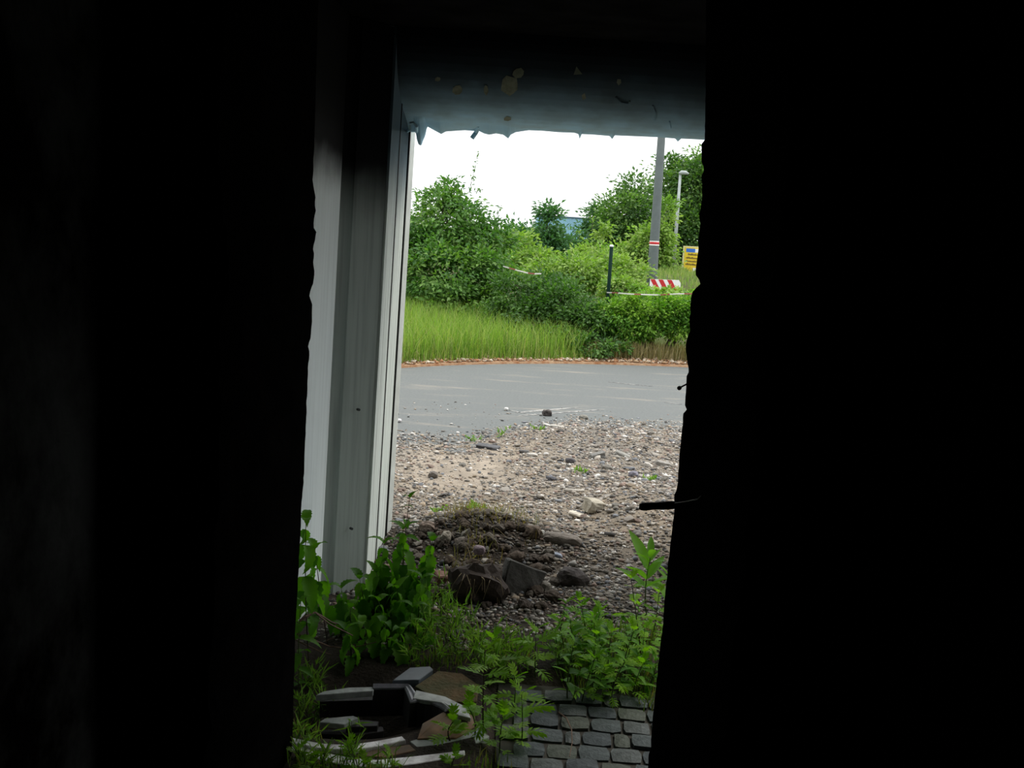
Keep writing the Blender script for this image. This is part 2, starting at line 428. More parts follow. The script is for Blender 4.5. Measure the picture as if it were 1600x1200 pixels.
# slanted web with a rounded inner corner
prof = [(xA - .03, YA + .02)]
for k in range(7):
    t = k / 6; prof.append((xA - .004 + 0.05 * t ** 1.0, YA + .03 + .035 * math.sin(t * math.pi / 2)))
prof += [(xB1 - .012, 4.60), (xB1 - .012, YO - .02), (xA - .03, YO - .02)]
vprism('channel_web', prof, ZB, ZC, M_postB, post)
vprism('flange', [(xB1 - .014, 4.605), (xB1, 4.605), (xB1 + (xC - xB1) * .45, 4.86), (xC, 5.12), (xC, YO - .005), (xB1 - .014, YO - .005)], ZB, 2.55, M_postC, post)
ym = 4.60 + .25
vprism('flange_seam', [(xB1 + (xC - xB1) * .45 - .004, 4.855), (xB1 + (xC - xB1) * .45 + .0035, 4.855), (xB1 + (xC - xB1) * .45 + .0035, 4.868)], ZB, 2.2, M_rubber, post)
x2 = PX(624.2, 510, YO + .01)
vprism('rubber_seal', [(xC - .012, YO - .012), (x2, YO - .012), (x2, YO + .01), (xC - .012, YO + .01)], ZB, 2.2, M_rubber, post)
vprism('edge_strip', [(x2 - .02, YO + .012), (x2 - .001, YO + .012), (x2 + .012, YO + .10), (x2 - .02, YO + .10)], ZB, 2.2, M_strip, post)
vprism('outer_cladding', [(xA - .03, YO - .015), (x2 - .025, YO - .015), (x2 - .025, YO + .05), (xA - .03, YO + .05)], ZB, 2.95, M_strip, post)
M_bolt = mat('dark_bolt', (0.04, 0.045, 0.045), 0.6)
for (a, b_) in [(549, 826), (560, 640)]:
    p = P(a, b_, 4.505)
    MB().tube([p + Vector((-.006, 0.006, 0)), p + Vector((0.005, -0.005, 0))], 0.006, 8).build('rivet', M_bolt, post)

# ---- bolt, nail and wire on the right jamb
M_iron = mat('rusted_iron', (0.03, 0.022, 0.018), 0.7, metal=0.3, var=0.4, scale=40)
p0, p1 = P(1054, 789, 2.88), P(998, 791.5, 2.88)
bolt = thing('door_bolt', 'dark flat iron bolt sticking out of the black right jamb', 'bolt', p0)
ax = (p1 - p0).normalized(); up = Vector((0, 0, 1))
v = []
for i, t in enumerate([-0.06, 0.0, 0.02, 0.05, 0.094, 0.102]):
    q = p0 + ax * t; hh = [0.011, 0.011, 0.012, 0.0105, 0.011, 0.007][i]
    for dy, dz in ((-0.004, -hh), (0.004, -hh), (0.004, hh), (-0.004, hh)): v.append(q + Vector((0, dy, dz)))
f = [[i*4+k, i*4+(k+1) % 4, (i+1)*4+(k+1) % 4, (i+1)*4+k] for i in range(5) for k in range(4)] + [[0,1,2,3],[20,21,22,23]]
MB().add(v, f).build('bolt_bar', M_iron, bolt)
wp = [P(1054, 786, 2.87), P(1070, 784, 2.6), P(1090, 780, 2.4), P(1096, 774, 2.35)]
MB().tube(wp, 0.0015, 5).build('wire', M_iron, bolt)
q0, q1 = P(1073, 600, 2.88), P(1062, 606, 2.84)
nail = thing('nail', 'bent black nail poking out of the right jamb above the bolt', 'nail', q0)
MB().tube([q0 + (q0 - q1) * 0.5, q0, q1], 0.0025, 6).build('shank', M_iron, nail)
dn = (q1 - q0).normalized()
MB().tube([q1 - dn * 0.001, q1 + dn * 0.005], 0.006, 8).build('nail_head', M_iron, nail)

# ------------------------------------------------------------------ ground outside
def grid(name, x0, x1, y0, y1, step, fn, M, colfn=None, stepy=None):
    sy = stepy or step
    xs = np.arange(x0, x1 + step * 0.5, step); ys = np.arange(y0, y1 + sy * 0.5, sy)
    X, Y = np.meshgrid(xs, ys); Z = fn(X, Y)
    V = np.stack([X.ravel(), Y.ravel(), Z.ravel()], 1)
    nx, ny = len(xs), len(ys)
    i = (np.arange(ny - 1)[:, None] * nx + np.arange(nx - 1)[None, :]).ravel()
    F4 = np.stack([i, i + 1, i + nx + 1, i + nx], 1)
    c = colfn(X.ravel(), Y.ravel()) if colfn else None
    me = raw_mesh(name, V, F4.ravel(), np.full(len(F4), 4), c, smooth=True)
    return tag(link(name, me, M), kind='structure')

def gravel_col(x, y):
    tan = np.array([0.32, 0.265, 0.20]); grey = np.array([0.25, 0.225, 0.19]); soil = np.array([0.052, 0.042, 0.033]); sand = np.array([0.40, 0.34, 0.27])
    t = np.clip(fbm(x * 1.3, y * 1.3, 41) * 2 + 0.5, 0, 1)[:, None]
    c = tan * t + grey * (1 - t)
    bare = np.clip(bump(x, y, -0.35, 6.8, 0.42, 0.6, 1.5), 0, 1)[:, None]
    c = c * (1 - bare) + sand * bare
    so = np.clip(bump(x, y, -0.25, 5.0, 0.75, 0.42, 1.7) + np.clip((4.65 + 0.35 * fbm(x * 2, y * 2, 77) - y) / 0.25, 0, 1), 0, 1)[:, None]
    c = c * (1 - so) + soil * so
    c *= 0.74 * (0.75 + 0.9 * np.clip(fbm(x * 14, y * 14, 51) + 0.25, 0, 0.6))[:, None]
    return c
M_gravel = attr_mat('gravel_soil', 0.95, spec=0.1)
nn = M_gravel.node_tree; bb = nn.nodes['Principled BSDF']
t_ = nn.nodes.new('ShaderNodeTexCoord'); nz = nn.nodes.new('ShaderNodeTexNoise'); nz.inputs['Scale'].default_value = 70; nz.inputs['Detail'].default_value = 6
bp = nn.nodes.new('ShaderNodeBump'); bp.inputs['Strength'].default_value = 0.6; bp.inputs['Distance'].default_value = 0.02
nn.links.new(t_.outputs['Object'], nz.inputs['Vector']); nn.links.new(nz.outputs['Fac'], bp.inputs['Height']); nn.links.new(bp.outputs[0], bb.inputs['Normal'])
yard = grid('gravel_yard', -2.4, 2.4, YF - 0.2, 10.2, 0.025, H, M_gravel, gravel_col)

# road
M_road = bpy.data.materials.new('worn_asphalt'); M_road.use_nodes = True
n = M_road.node_tree; b = n.nodes['Principled BSDF']; b.inputs['Roughness'].default_value = 0.85; b.inputs['Specular IOR Level'].default_value = 0.25
g = n.nodes.new('ShaderNodeNewGeometry')
n1 = n.nodes.new('ShaderNodeTexNoise'); n1.inputs['Scale'].default_value = 40; n1.inputs['Detail'].default_value = 8; n1.inputs['Roughness'].default_value = 0.8
r1 = n.nodes.new('ShaderNodeValToRGB'); r1.color_ramp.elements[0].position = 0.3; r1.color_ramp.elements[1].position = 0.75
r1.color_ramp.elements[0].color = (0.082, 0.089, 0.087, 1); r1.color_ramp.elements[1].color = (0.155, 0.165, 0.160, 1)
n.links.new(g.outputs['Position'], n1.inputs['Vector']); n.links.new(n1.outputs['Fac'], r1.inputs[0])
mp = n.nodes.new('ShaderNodeMapping'); mp.inputs['Scale'].default_value = (0.55, 3.2, 1); mp.inputs['Rotation'].default_value = (0, 0, 0.22)
n2 = n.nodes.new('ShaderNodeTexNoise'); n2.inputs['Scale'].default_value = 1.6; n2.inputs['Detail'].default_value = 9; n2.inputs['Roughness'].default_value = 0.7
r2 = n.nodes.new('ShaderNodeValToRGB'); r2.color_ramp.elements[0].position = 0.55; r2.color_ramp.elements[1].position = 0.72
r2.color_ramp.elements[0].color = (0, 0, 0, 1); r2.color_ramp.elements[1].color = (0.55, 0.55, 0.55, 1)
n.links.new(g.outputs['Position'], mp.inputs[0]); n.links.new(mp.outputs[0], n2.inputs['Vector']); n.links.new(n2.outputs['Fac'], r2.inputs[0])
mx = n.nodes.new('ShaderNodeMix'); mx.data_type = 'RGBA'
n.links.new(r2.outputs[0], mx.inputs[0]); n.links.new(r1.outputs[0], mx.inputs[6]); mx.inputs[7].default_value = (0.33, 0.28, 0.22, 1)
n.links.new(mx.outputs[2], b.inputs['Base Color'])
road = tag(MB().box((-60, 7.15, -0.3), (60, 17.0, 0.0)).build('asphalt_road', M_road), kind='structure')
M_wear = mat('white_scrape', (0.42, 0.41, 0.38), 0.9, col2=(0.14, 0.14, 0.14), scale=18)
for (a, b_, c, d, wd) in [(806,645,905,637,0.055),(810,650,945,640,0.05),(950,597,1020,604,0.03),(1038,629,1066,632,0.03),(795,641,828,648,0.03)]:
    s0, s1 = G(a, b_), G(c, d); dv = (s1 - s0); sd = Vector((-dv.y, dv.x, 0)).normalized() * wd
    N = 9; L_ = []; R_ = []
    for k in range(N):
        t = k / (N - 1); q = s0 + dv * t; ww = (0.35 + 0.65 * random.random()) * math.sin(math.pi * min(0.95, max(0.05, t)))
        L_.append(q + sd * ww * 0.5 + Vector((0, 0, 0.004))); R_.append(q - sd * ww * 0.5 + Vector((0, 0, 0.004)))
    MB().prism(R_ + L_[::-1], 0.004).build('paint_scrape', M_wear, road)

# land around, bank beyond the road
M_land = mat('yard_land', (0.20, 0.19, 0.17), 0.95, var=0.3, scale=2)
tag(MB().box((-60, 2.2, -0.5), (-2.38, 7.2, -0.04)).box((2.38, 2.2, -0.5), (60, 7.2, -0.04)).build('land', M_land), kind='structure')
M_bank = mat('bank_soil', (0.055, 0.08, 0.02), 0.95, col2=(0.05, 0.05, 0.02), scale=1.2, spec=0.1)
bank = grid('grass_bank', -40, 40, 11.5, 120, 0.5, HB, M_bank, stepy=0.35)

# rusty soil strip + leaf litter along the far kerb
M_rust = mat('red_brown_litter_soil', (0.20, 0.085, 0.035), 0.95, col2=(0.30, 0.20, 0.12), scale=9)
def strip(name, M, ya, yb, h):
    xs = np.arange(-4, 5, 0.06); V = []; Fc = []
    for x in xs:
        e0 = float(road_edge(x)) + 0.05 * float(fbm(np.array([x * 3]), np.array([2.]), 8)[0]) + ya
        V += [(x, e0, -0.02), (x, e0 + 0.03, h * 0.7), (x, e0 + yb * 0.5, h), (x, e0 + yb, h + 0.02), (x, e0 + yb, -0.05)]
    for i in range(len(xs) - 1):
        for k in range(5):
            Fc.append([i*5+k, i*5+(k+1) % 5, (i+1)*5+(k+1) % 5, (i+1)*5+k])
    Fc += [[0,1,2,3,4], [len(V)-1-k for k in range(5)]]
    return tag(MB().add(V, Fc).build(name, M), kind='structure')
strip('soil_verge', M_rust, 0, 0.9, 0.035)

# ------------------------------------------------------------------ stones
ICO_V = []; ph = (1 + 5 ** 0.5) / 2
for a, b_ in ((-1, ph), (1, ph), (-1, -ph), (1, -ph)): ICO_V += [(a, b_, 0)]
for a, b_ in ((-1, ph), (1, ph), (-1, -ph), (1, -ph)): ICO_V += [(0, a, b_)]
for a, b_ in ((ph, -1), (ph, 1), (-ph, -1), (-ph, 1)): ICO_V += [(a, 0, b_)]
ICO_V = np.array(ICO_V) / math.sqrt(1 + ph * ph)
ICO_F = np.array([(0,11,5),(0,5,1),(0,1,7),(0,7,10),(0,10,11),(1,5,9),(5,11,4),(11,10,2),(10,7,6),(7,1,8),(3,9,4),(3,4,2),(3,2,6),(3,6,8),(3,8,9),(4,9,5),(2,4,11),(6,2,10),(8,6,7),(9,8,1)])
STONE_COLS = np.array([(0.20,0.185,0.16),(0.27,0.24,0.205),(0.13,0.12,0.11),(0.34,0.31,0.27),(0.23,0.17,0.14),(0.15,0.155,0.165),(0.46,0.44,0.41),(0.25,0.20,0.145),(0.07,0.066,0.062),(0.21,0.19,0.165),(0.17,0.15,0.125)])
def scatter_stones(name, n, sampler, smin, smax, M, parent, seed, zfn=H, dark=None, cols=STONE_COLS):
    rg = np.random.default_rng(seed)
    xy = sampler(rg, n); n = len(xy)
    s = smin * (smax / smin) ** (rg.random(n) ** 2.2)
    V = ICO_V[None] * (1 + rg.uniform(-0.32, 0.22, (n, 12, 1)))
    sc = np.stack([rg.uniform(0.8, 1.5, n), rg.uniform(0.7, 1.1, n), rg.uniform(0.35, 0.75, n)], 1) * s[:, None] * 0.5
    V = V * sc[:, None, :]
    a = rg.uniform(0, 6.28, n); ca, sa = np.cos(a)[:, None], np.sin(a)[:, None]
    t = rg.normal(0, 0.35, n); ct, st = np.cos(t)[:, None], np.sin(t)[:, None]
    y2 = V[:, :, 1] * ct - V[:, :, 2] * st; z2 = V[:, :, 1] * st + V[:, :, 2] * ct
    x3 = V[:, :, 0] * ca - y2 * sa; y3 = V[:, :, 0] * sa + y2 * ca
    z0 = zfn(xy[:, 0], xy[:, 1]) + sc[:, 2] * 0.4
    V = np.stack([x3 + xy[:, 0:1], y3 + xy[:, 1:2], z2 + z0[:, None]], 2)
    F_ = (ICO_F[None] + (np.arange(n) * 12)[:, None, None]).reshape(-1)
    c = cols[rg.integers(0, len(cols), n)] * rg.uniform(0.85, 1.4, (n, 1))
    if dark is not None: c = c * dark(xy[:, 0], xy[:, 1])[:, None]
    c = np.repeat(c, 12, 0)
    me = raw_mesh(name, V.reshape(-1, 3), F_, np.full(n * 20, 3), c)
    o = link(name, me, M, parent); tag(o, kind='stuff'); return o
M_peb = attr_mat('pebbles', 0.9, spec=0.2)
def samp_yard(y0, y1, xpad=0.25):
    def f(rg, n):
        u = rg.random(n * 3); y = y0 + (y1 - y0) * u ** 1.0
        xl = -(0.135 * y) - xpad; xr = 0.165 * y + xpad
        x = xl + (xr - xl) * rg.random(n * 3)
        dens = np.clip(fbm(x * 1.8, y * 1.8, 61) * 1.5 + 0.75, 0.15, 1)
        dens = dens * (1 - 0.8 * np.clip(bump(x, y, -0.35, 6.75, 0.4, 0.6, 1.3), 0, 1))
        edge = 7.75 + 1.25 * np.clip((x + 0.35) / 0.9, 0, 1) + 0.5 * fbm(x * 1.6, y * 1.6, 21)
        dens = dens * np.clip(1 - (y - edge) / 0.5, 0.02, 1)
        keep = (rg.random(n * 3) < dens) & (x < 2.3) & (x > -2.3)
        return np.stack([x, y], 1)[keep][:n]
    return f
def soilness(x, y): return np.clip(1.05 - np.clip(bump(x, y, -0.25, 4.95, 0.7, 0.45, 0.75), 0, 0.62), 0, 1.05)
ZG = lambda x, y: np.maximum(H(x, y), np.where(y > 7.15, 0.0, -1))
scatter_stones('pebble_bed', 26000, samp_yard(4.5, 9.8), 0.009, 0.032, M_peb, yard, 1, ZG, soilness)
scatter_stones('stone_bed', 1500, samp_yard(4.7, 9.2), 0.025, 0.05, M_peb, yard, 2, ZG, soilness)
def samp_shade(rg, n):
    x = rg.uniform(-0.75, 0.95, n * 2); y = rg.uniform(3.3, 4.75, n * 2)
    k = (x < -0.05) & (y > 3.75) | (x >= -0.05) & (y > 3.95); k &= rg.random(n * 2) < 0.25 + 0.75 * np.clip((x + .55) / .5, 0, 1)
    return np.stack([x, y], 1)[k]
scatter_stones('shade_pebbles', 5200, samp_shade, 0.010, 0.034, M_peb, yard, 3, ZG, lambda x, y: 0.85 + 0 * x)
# single stones that can be told apart
stone_meshes = []
for k in range(8):
    rg = np.random.default_rng(100 + k)
    bm = bmesh.new(); bmesh.ops.create_icosphere(bm, subdivisions=1, radius=0.5)
    for v in bm.verts: v.co = v.co * (1 + rg.uniform(-0.42, 0.2)); v.co.z *= rg.uniform(0.6, 0.8)
    me = bpy.data.meshes.new('stone'); bm.to_mesh(me); bm.free()
    cc = STONE_COLS[(k * 2 + 1) % len(STONE_COLS)] * 0.95
    me.materials.append(mat('stone_%s' % 'abcdefgh'[k], tuple(cc), 0.9, var=0.35, scale=25)); stone_meshes.append(me)
rg = np.random.default_rng(5); xy = samp_yard(4.7, 9.0)(rg, 280); zz = ZG(xy[:, 0], xy[:, 1])
for i in range(len(xy)):
    s = 0.03 + 0.045 * rg.random() ** 2.5
    o = link('stone', stone_meshes[i % 8], None, yard, (xy[i, 0], xy[i, 1], zz[i] + s * 0.12))
    o.scale = (s * rg.uniform(0.9, 1.6), s * rg.uniform(0.8, 1.2), s * rg.uniform(0.5, 0.9)); o.rotation_euler = (rg.normal(0, .25), rg.normal(0, .25), rg.uniform(0, 6.3))
# leaf litter / grit on the far verge
def samp_verge(rg, n):
    x = rg.uniform(-2.2, 3.0, n); y = road_edge(x) + 0.08 + rg.random(n) ** 1.4 * 0.8; return np.stack([x, y], 1)
scatter_stones('verge_litter', 2600, samp_verge, 0.02, 0.07, M_peb, bank, 8, lambda x, y: 0.03 + 0.03 * np.clip(y - road_edge(x), 0, 1), None,
               np.array([(0.26,0.18,0.11),(0.33,0.25,0.18),(0.17,0.10,0.055),(0.38,0.33,0.26),(0.24,0.12,0.06)]))

# ---- rubble pieces with a character of their own
def blob_mesh(name, dims, seed, sub=3, rough=0.18, flat=0.0):
    rg = np.random.default_rng(seed); bm = bmesh.new(); bmesh.ops.create_icosphere(bm, subdivisions=sub, radius=1.0)
    for v in bm.verts:
        p = v.co.copy(); k = max(abs(p.x), abs(p.y), abs(p.z)); p = p.lerp(p / k, flat)
        nz_ = float(fbm(np.array([p.x * 1.7 + seed]), np.array([p.y * 1.7 + p.z * 1.3]), seed, 3)[0])
        nz2 = float(fbm(np.array([p.x * 5 + seed * 3]), np.array([p.y * 5 + p.z * 6.1]), seed + 9, 3)[0]); p = p * (1 + rough * 2 * nz_ + rough * 0.9 * nz2); v.co = Vector((p.x * dims[0] / 2, p.y * dims[1] / 2, p.z * dims[2] / 2))
    me = bpy.data.meshes.new(name); bm.to_mesh(me); bm.free(); return me
def block_mesh(name, dims, seed, bev=0.006, jit=0.05):
    rg = np.random.default_rng(seed); bm = bmesh.new(); bmesh.ops.create_cube(bm, size=1)
    bmesh.ops.subdivide_edges(bm, edges=bm.edges[:], cuts=2, use_grid_fill=True)
    for v in bm.verts:
        v.co = Vector((v.co.x * dims[0] * (1 + rg.normal(0, jit)), v.co.y * dims[1] * (1 + rg.normal(0, jit)), v.co.z * dims[2] * (1 + rg.normal(0, jit))))
    bmesh.ops.bevel(bm, geom=[e for e in bm.edges if e.calc_face_angle(0) > 0.9], offset=bev, segments=1, affect='EDGES', clamp_overlap=True)
    me = bpy.data.meshes.new(name); bm.to_mesh(me); bm.free(); return me
def rub(name, px, py, dims, shape, col, label, cat, rot=(0, 0, 0), seed=1, z=None, sink=0.25, rough=0.18, var=0.35, flat=0.3):
    q = G(px, py, 0.02)
    for _ in range(4):
        zz_ = float(ZG(np.array(q.x), np.array(q.y))); q = G(px, py, max(zz_, -0.05) + dims[2] * 0.3)
    zz_ = float(ZG(np.array(q.x), np.array(q.y)))
    me = block_mesh(name, dims, seed) if shape == 'block' else blob_mesh(name, dims, seed, rough=rough, flat=flat)
    o = link(name, me, mat(name, col, 0.9, var=var, scale=20 / max(dims[0], 0.05) * 0.1 + 10, bump=0.3), None, (q.x, q.y, (zz_ if z is None else z) + dims[2] * (0.5 - sink)))
    o.rotation_euler = tuple(math.radians(a) for a in rot)
    return tag(o, label, cat)
rub('concrete_block', 927, 793, (0.115, 0.085, 0.075), 'block', (0.40, 0.365, 0.29), 'pale beige concrete block tilted on the gravel, left of the iron bolt', 'block', (8, 14, 35), 3, sink=0.1, var=0.15)
rub('concrete_slab', 813, 908, (0.185, 0.08, 0.15), 'block', (0.10, 0.095, 0.085), 'dark grey concrete slab standing tilted at the foot of the soil heap', 'slab', (-14, 22, 18), 4, sink=0.2, var=0.3)
SOD = rub('sod_clod', 745, 915, (0.25, 0.19, 0.19), 'blob', (0.045, 0.032, 0.024), 'big dark rooty clod of earth at the foot of the soil heap', 'clod', (0, 6, 10), 5, sink=0.25, rough=0.45)
M_root = mat('straw_roots', (0.22, 0.17, 0.10), 0.9)
_rr = random.Random(3)
for k in range(22):
    a0 = _rr.uniform(-.5, 1) ; q0 = Vector((_rr.uniform(-.09, .07), -.03 + _rr.uniform(-.04, .03), .075)); q2 = q0 + Vector((_rr.uniform(-.06, .05), -.05 - _rr.uniform(0, .04), -_rr.uniform(.04, .12)))
    o = MB().tube([q0, q0.lerp(q2, .4) + Vector((0, -.02, .02)), q2], [.0016, .0013, .0006], 4).build('root_strand', M_root); o.parent = SOD
rub('dark_rubble', 897, 902, (0.15, 0.12, 0.09), 'blob', (0.065, 0.055, 0.05), 'dark rough lump of rubble right of the tilted slab', 'rubble', (0, 10, 0), 6, rough=0.3)
rub('round_stone', 851, 918, (0.06, 0.06, 0.06), 'blob', (0.24, 0.22, 0.18), 'small roundish grey stone against the right foot of the tilted slab', 'stone', (0, 0, 0), 7)
rub('long_stone', 879, 842, (0.21, 0.085, 0.07), 'blob', (0.20, 0.175, 0.15), 'long log-shaped grey brown stone on the soil heap', 'stone', (0, 4, -4), 8)
rub('white_shard', 846, 830, (0.03, 0.03, 0.05), 'blob', (0.75, 0.73, 0.68), 'small bright white shard at the left end of the log-shaped stone', 'shard', (10, 10, 0), 9)
rub('brown_lump', 832, 845, (0.09, 0.08, 0.08), 'blob', (0.12, 0.09, 0.065), 'brown earth lump just left of the white shard', 'clod', (0, 0, 30), 10, rough=0.3)
rub('blue_stone', 871, 868, (0.05, 0.04, 0.03), 'blob', (0.34, 0.38, 0.46), 'bluish grey stone on dark gravel above the dark rubble', 'stone', (0, 10, 0), 11)
rub('purple_stone', 747, 890, (0.06, 0.05, 0.045), 'blob', (0.26, 0.20, 0.22), 'purplish stone lying on top of the rooty clod', 'stone', (0, 0, 0), 12, z=0.12)
rub('red_brick_piece', 693, 903, (0.09, 0.07, 0.05), 'block', (0.20, 0.11, 0.08), 'broken reddish brick piece left of the rooty clod', 'brick', (10, 10, 25), 13)
rub('pale_lump', 695, 858, (0.055, 0.06, 0.075), 'blob', (0.30, 0.27, 0.22), 'pale knobbly stone sitting in the dark soil left of the heap top', 'stone', (0, 15, 0), 14, rough=0.3)
rub('round_clod', 668, 822, (0.08, 0.07, 0.065), 'blob', (0.22, 0.17, 0.14), 'round brown clod at the left end of the soil heap crest', 'clod', (0, 0, 0), 15, rough=0.25)
rub('flat_stone', 934, 712, (0.11, 0.06, 0.05), 'block', (0.20, 0.195, 0.18), 'grey squared stone near the middle of the gravel', 'stone', (0, -18, 20), 16)
rub('stone_plate', 973, 711, (0.115, 0.06, 0.035), 'block', (0.30, 0.29, 0.26), 'flat grey stone plate tilted down to the right on the gravel', 'stone', (0, 16, -14), 17)
rub('short_plate', 1036, 725, (0.10, 0.05, 0.04), 'block', (0.34, 0.32, 0.29), 'short pale stone plate close to the right jamb', 'stone', (0, 8, -8), 18)
rub('black_stone', 891, 720, (0.07, 0.055, 0.045), 'blob', (0.09, 0.085, 0.09), 'dark round stone left of the grey squared stone', 'stone', (0, 0, 0), 19)
rub('stone_chip', 854, 664, (0.06, 0.05, 0.02), 'block', (0.52, 0.50, 0.46), 'small white chip beside the long pale slate near the road', 'stone', (0, 12, -15), 20)
rub('long_slate', 872, 667, (0.13, 0.05, 0.02), 'block', (0.48, 0.46, 0.41), 'long pale slate lying where the gravel meets the road', 'stone', (0, 4, -10), 21)
rub('road_stone', 855, 647, (0.075, 0.06, 0.05), 'block', (0.07, 0.06, 0.055), 'single dark brick-like stone lying out on the asphalt', 'stone', (0, 0, 8), 22, sink=0.0)
rub('white_pebble', 791, 640, (0.04, 0.04, 0.03), 'blob', (0.70, 0.69, 0.66), 'lone white pebble on the asphalt', 'stone', (0, 0, 0), 23, sink=0.0)
rub('pale_stone', 622, 658, (0.06, 0.05, 0.03), 'blob', (0.60, 0.58, 0.58), 'pale pinkish stone on the asphalt beside the post', 'stone', (0, 0, 0), 24, sink=0.0)
rub('grey_stone', 677, 742, (0.065, 0.06, 0.055), 'blob', (0.17, 0.15, 0.13), 'grey stone at the left rim of the bare sandy patch', 'stone', (0, 0, 0), 25)
rub('dark_tile', 762, 699, (0.17, 0.10, 0.04), 'block', (0.10, 0.10, 0.105), 'dark flat slab of broken asphalt above the bare sandy patch', 'slab', (0, 3, -8), 26)
rub('dark_chip', 860, 748, (0.055, 0.04, 0.035), 'block', (0.11, 0.11, 0.12), 'small dark angular stone in mid gravel left of the weed tuft', 'stone', (0, 10, 10), 27)
rub('white_chip', 933, 744, (0.045, 0.035, 0.025), 'block', (0.72, 0.70, 0.66), 'small white chip in the gravel above the concrete block', 'stone', (0, -15, 20), 28)
rub('two_tone_stone', 990, 742, (0.07, 0.06, 0.055), 'blob', (0.22, 0.21, 0.25), 'bluish round stone in the gravel right of the white chip', 'stone', (0, 0, 0), 29)
rub('stick_stone', 897, 767, (0.13, 0.03, 0.025), 'block', (0.50, 0.46, 0.40), 'thin pale stick of stone lying level above the concrete block', 'stone', (0, 0, 6), 30)
rub('cream_shard', 905, 806, (0.12, 0.06, 0.018), 'block', (0.66, 0.60, 0.50), 'flat cream shard below and left of the concrete block', 'shard', (0, 8, -20), 31, sink=0.0)
rub('long_brick', 832, 711, (0.075, 0.04, 0.03), 'block', (0.56, 0.53, 0.48), 'thin white stone edge under a dark stone in mid gravel', 'stone', (0, 0, 3), 32)
rub('dark_stone', 819, 706, (0.07, 0.04, 0.03), 'block', (0.13, 0.125, 0.12), 'dark stone lying just above the thin white stone', 'stone', (0, 0, -4), 33)
rub('kerb_lump', 912, 652, (0.085, 0.07, 0.05), 'blob', (0.22, 0.21, 0.18), 'grey lump on the crest where gravel spills on the road', 'stone', (0, 0, 0), 34)
rub('curved_white', 1013, 727, (0.07, 0.035, 0.04), 'blob', (0.62, 0.58, 0.52), 'curved whitish stone left of the short pale plate', 'stone', (0, 20, -20), 35)
for k, (a, b_) in enumerate([(random.uniform(648, 860), random.uniform(826, 930)) for _ in range(46)] + [(720,835),(742,828),(770,833),(795,838),(815,838),(705,845),(728,852),(765,850),(790,855),(808,862),(835,862),(858,862),(690,832),(715,868),(740,868),(765,866),(845,885),(870,892),(660,838),(650,850),(865,915),(842,872),(776,876),(683,880)]):
    q = G(a, b_, 0.08); s = random.uniform(0.035, 0.075); zz_ = float(H(np.array(q.x), np.array(q.y)))
    c = random.choice([(0.10,0.075,0.055),(0.075,0.058,0.045),(0.16,0.125,0.095),(0.13,0.11,0.09)])
    if k < 6: clod_ms = globals().setdefault('CLODS', []); clod_ms.append(blob_mesh('clod', (1, 0.9, 0.8), 200 + k, rough=0.42)); clod_ms[-1].materials.append(mat('soil_clod_%s' % 'abcdef'[k], c, 0.95, var=0.4, scale=12, bump=0.5))
    o = link('soil_clod', CLODS[k % 6], None, yard, (q.x, q.y, zz_ + s * 0.2)); o.scale = (s * random.uniform(.9, 1.4), s, s * random.uniform(.7, 1)); o.rotation_euler = (0, 0, random.uniform(0, 6))

# ------------------------------------------------------------------ cobbles
M_joint = mat('dirt_joint', (0.05, 0.046, 0.038), 0.95)
paving = tag(MB().box((0.02, YF + 0.03, -0.06), (1.6, 3.56, -0.014)).build('paving_bed', M_joint), kind='structure')
M_cob = [mat('cobble_%s' % 'abcd'[k], c, 0.85, var=0.35, scale=16, bump=0.25, bscale=90) for k, c in enumerate([(0.085,0.102,0.102),(0.105,0.118,0.114),(0.07,0.084,0.088),(0.095,0.108,0.088)])]
cob_m = {}
def cob_mesh(wd, k):
    key = (wd, k)
    if key not in cob_m:
        rg = np.random.default_rng(300 + k + int(wd * 1000)); bm = bmesh.new()
        bmesh.ops.create_grid(bm, x_segments=3, y_segments=3, size=0.5)
        for v in bm.verts:
            e = max(abs(v.co.x), abs(v.co.y)); r_ = 1 - 0.09 * (abs(v.co.x) > .49 and abs(v.co.y) > .49)
            v.co = Vector((v.co.x * wd * r_ + rg.normal(0, .0015), v.co.y * 0.086 * r_ + rg.normal(0, .0015), rg.normal(0, .0012) - (0.006 if e > .49 else 0)))
        ext = bmesh.ops.extrude_edge_only(bm, edges=[e for e in bm.edges if e.is_boundary])
        for v in [g_ for g_ in ext['geom'] if isinstance(g_, bmesh.types.BMVert)]: v.co.z = -0.045
        me = bpy.data.meshes.new('cobblestone'); bm.to_mesh(me); bm.free(); me.materials.append(M_cob[k % 4]); cob_m[key] = me
    return cob_m[key]
rot = math.radians(-1.5); ci = 0
for rw in range(6):
    y = 2.98 + rw * 0.097; x = 0.03 + (0.047 if rw % 2 else 0)
    while x < 0.95:
        wd = random.choice([0.094, 0.094, 0.094, 0.100, 0.088, 0.05])
        o = link('cobblestone', cob_mesh(wd, ci % 8), None, paving, (x + wd / 2, y + rot * x + random.gauss(0, .001), random.gauss(0.0, .0025)))
        o.rotation_euler = (random.gauss(0, .012), random.gauss(0, .012), rot + random.gauss(0, .01)); ci += 1
        x += wd + 0.0085

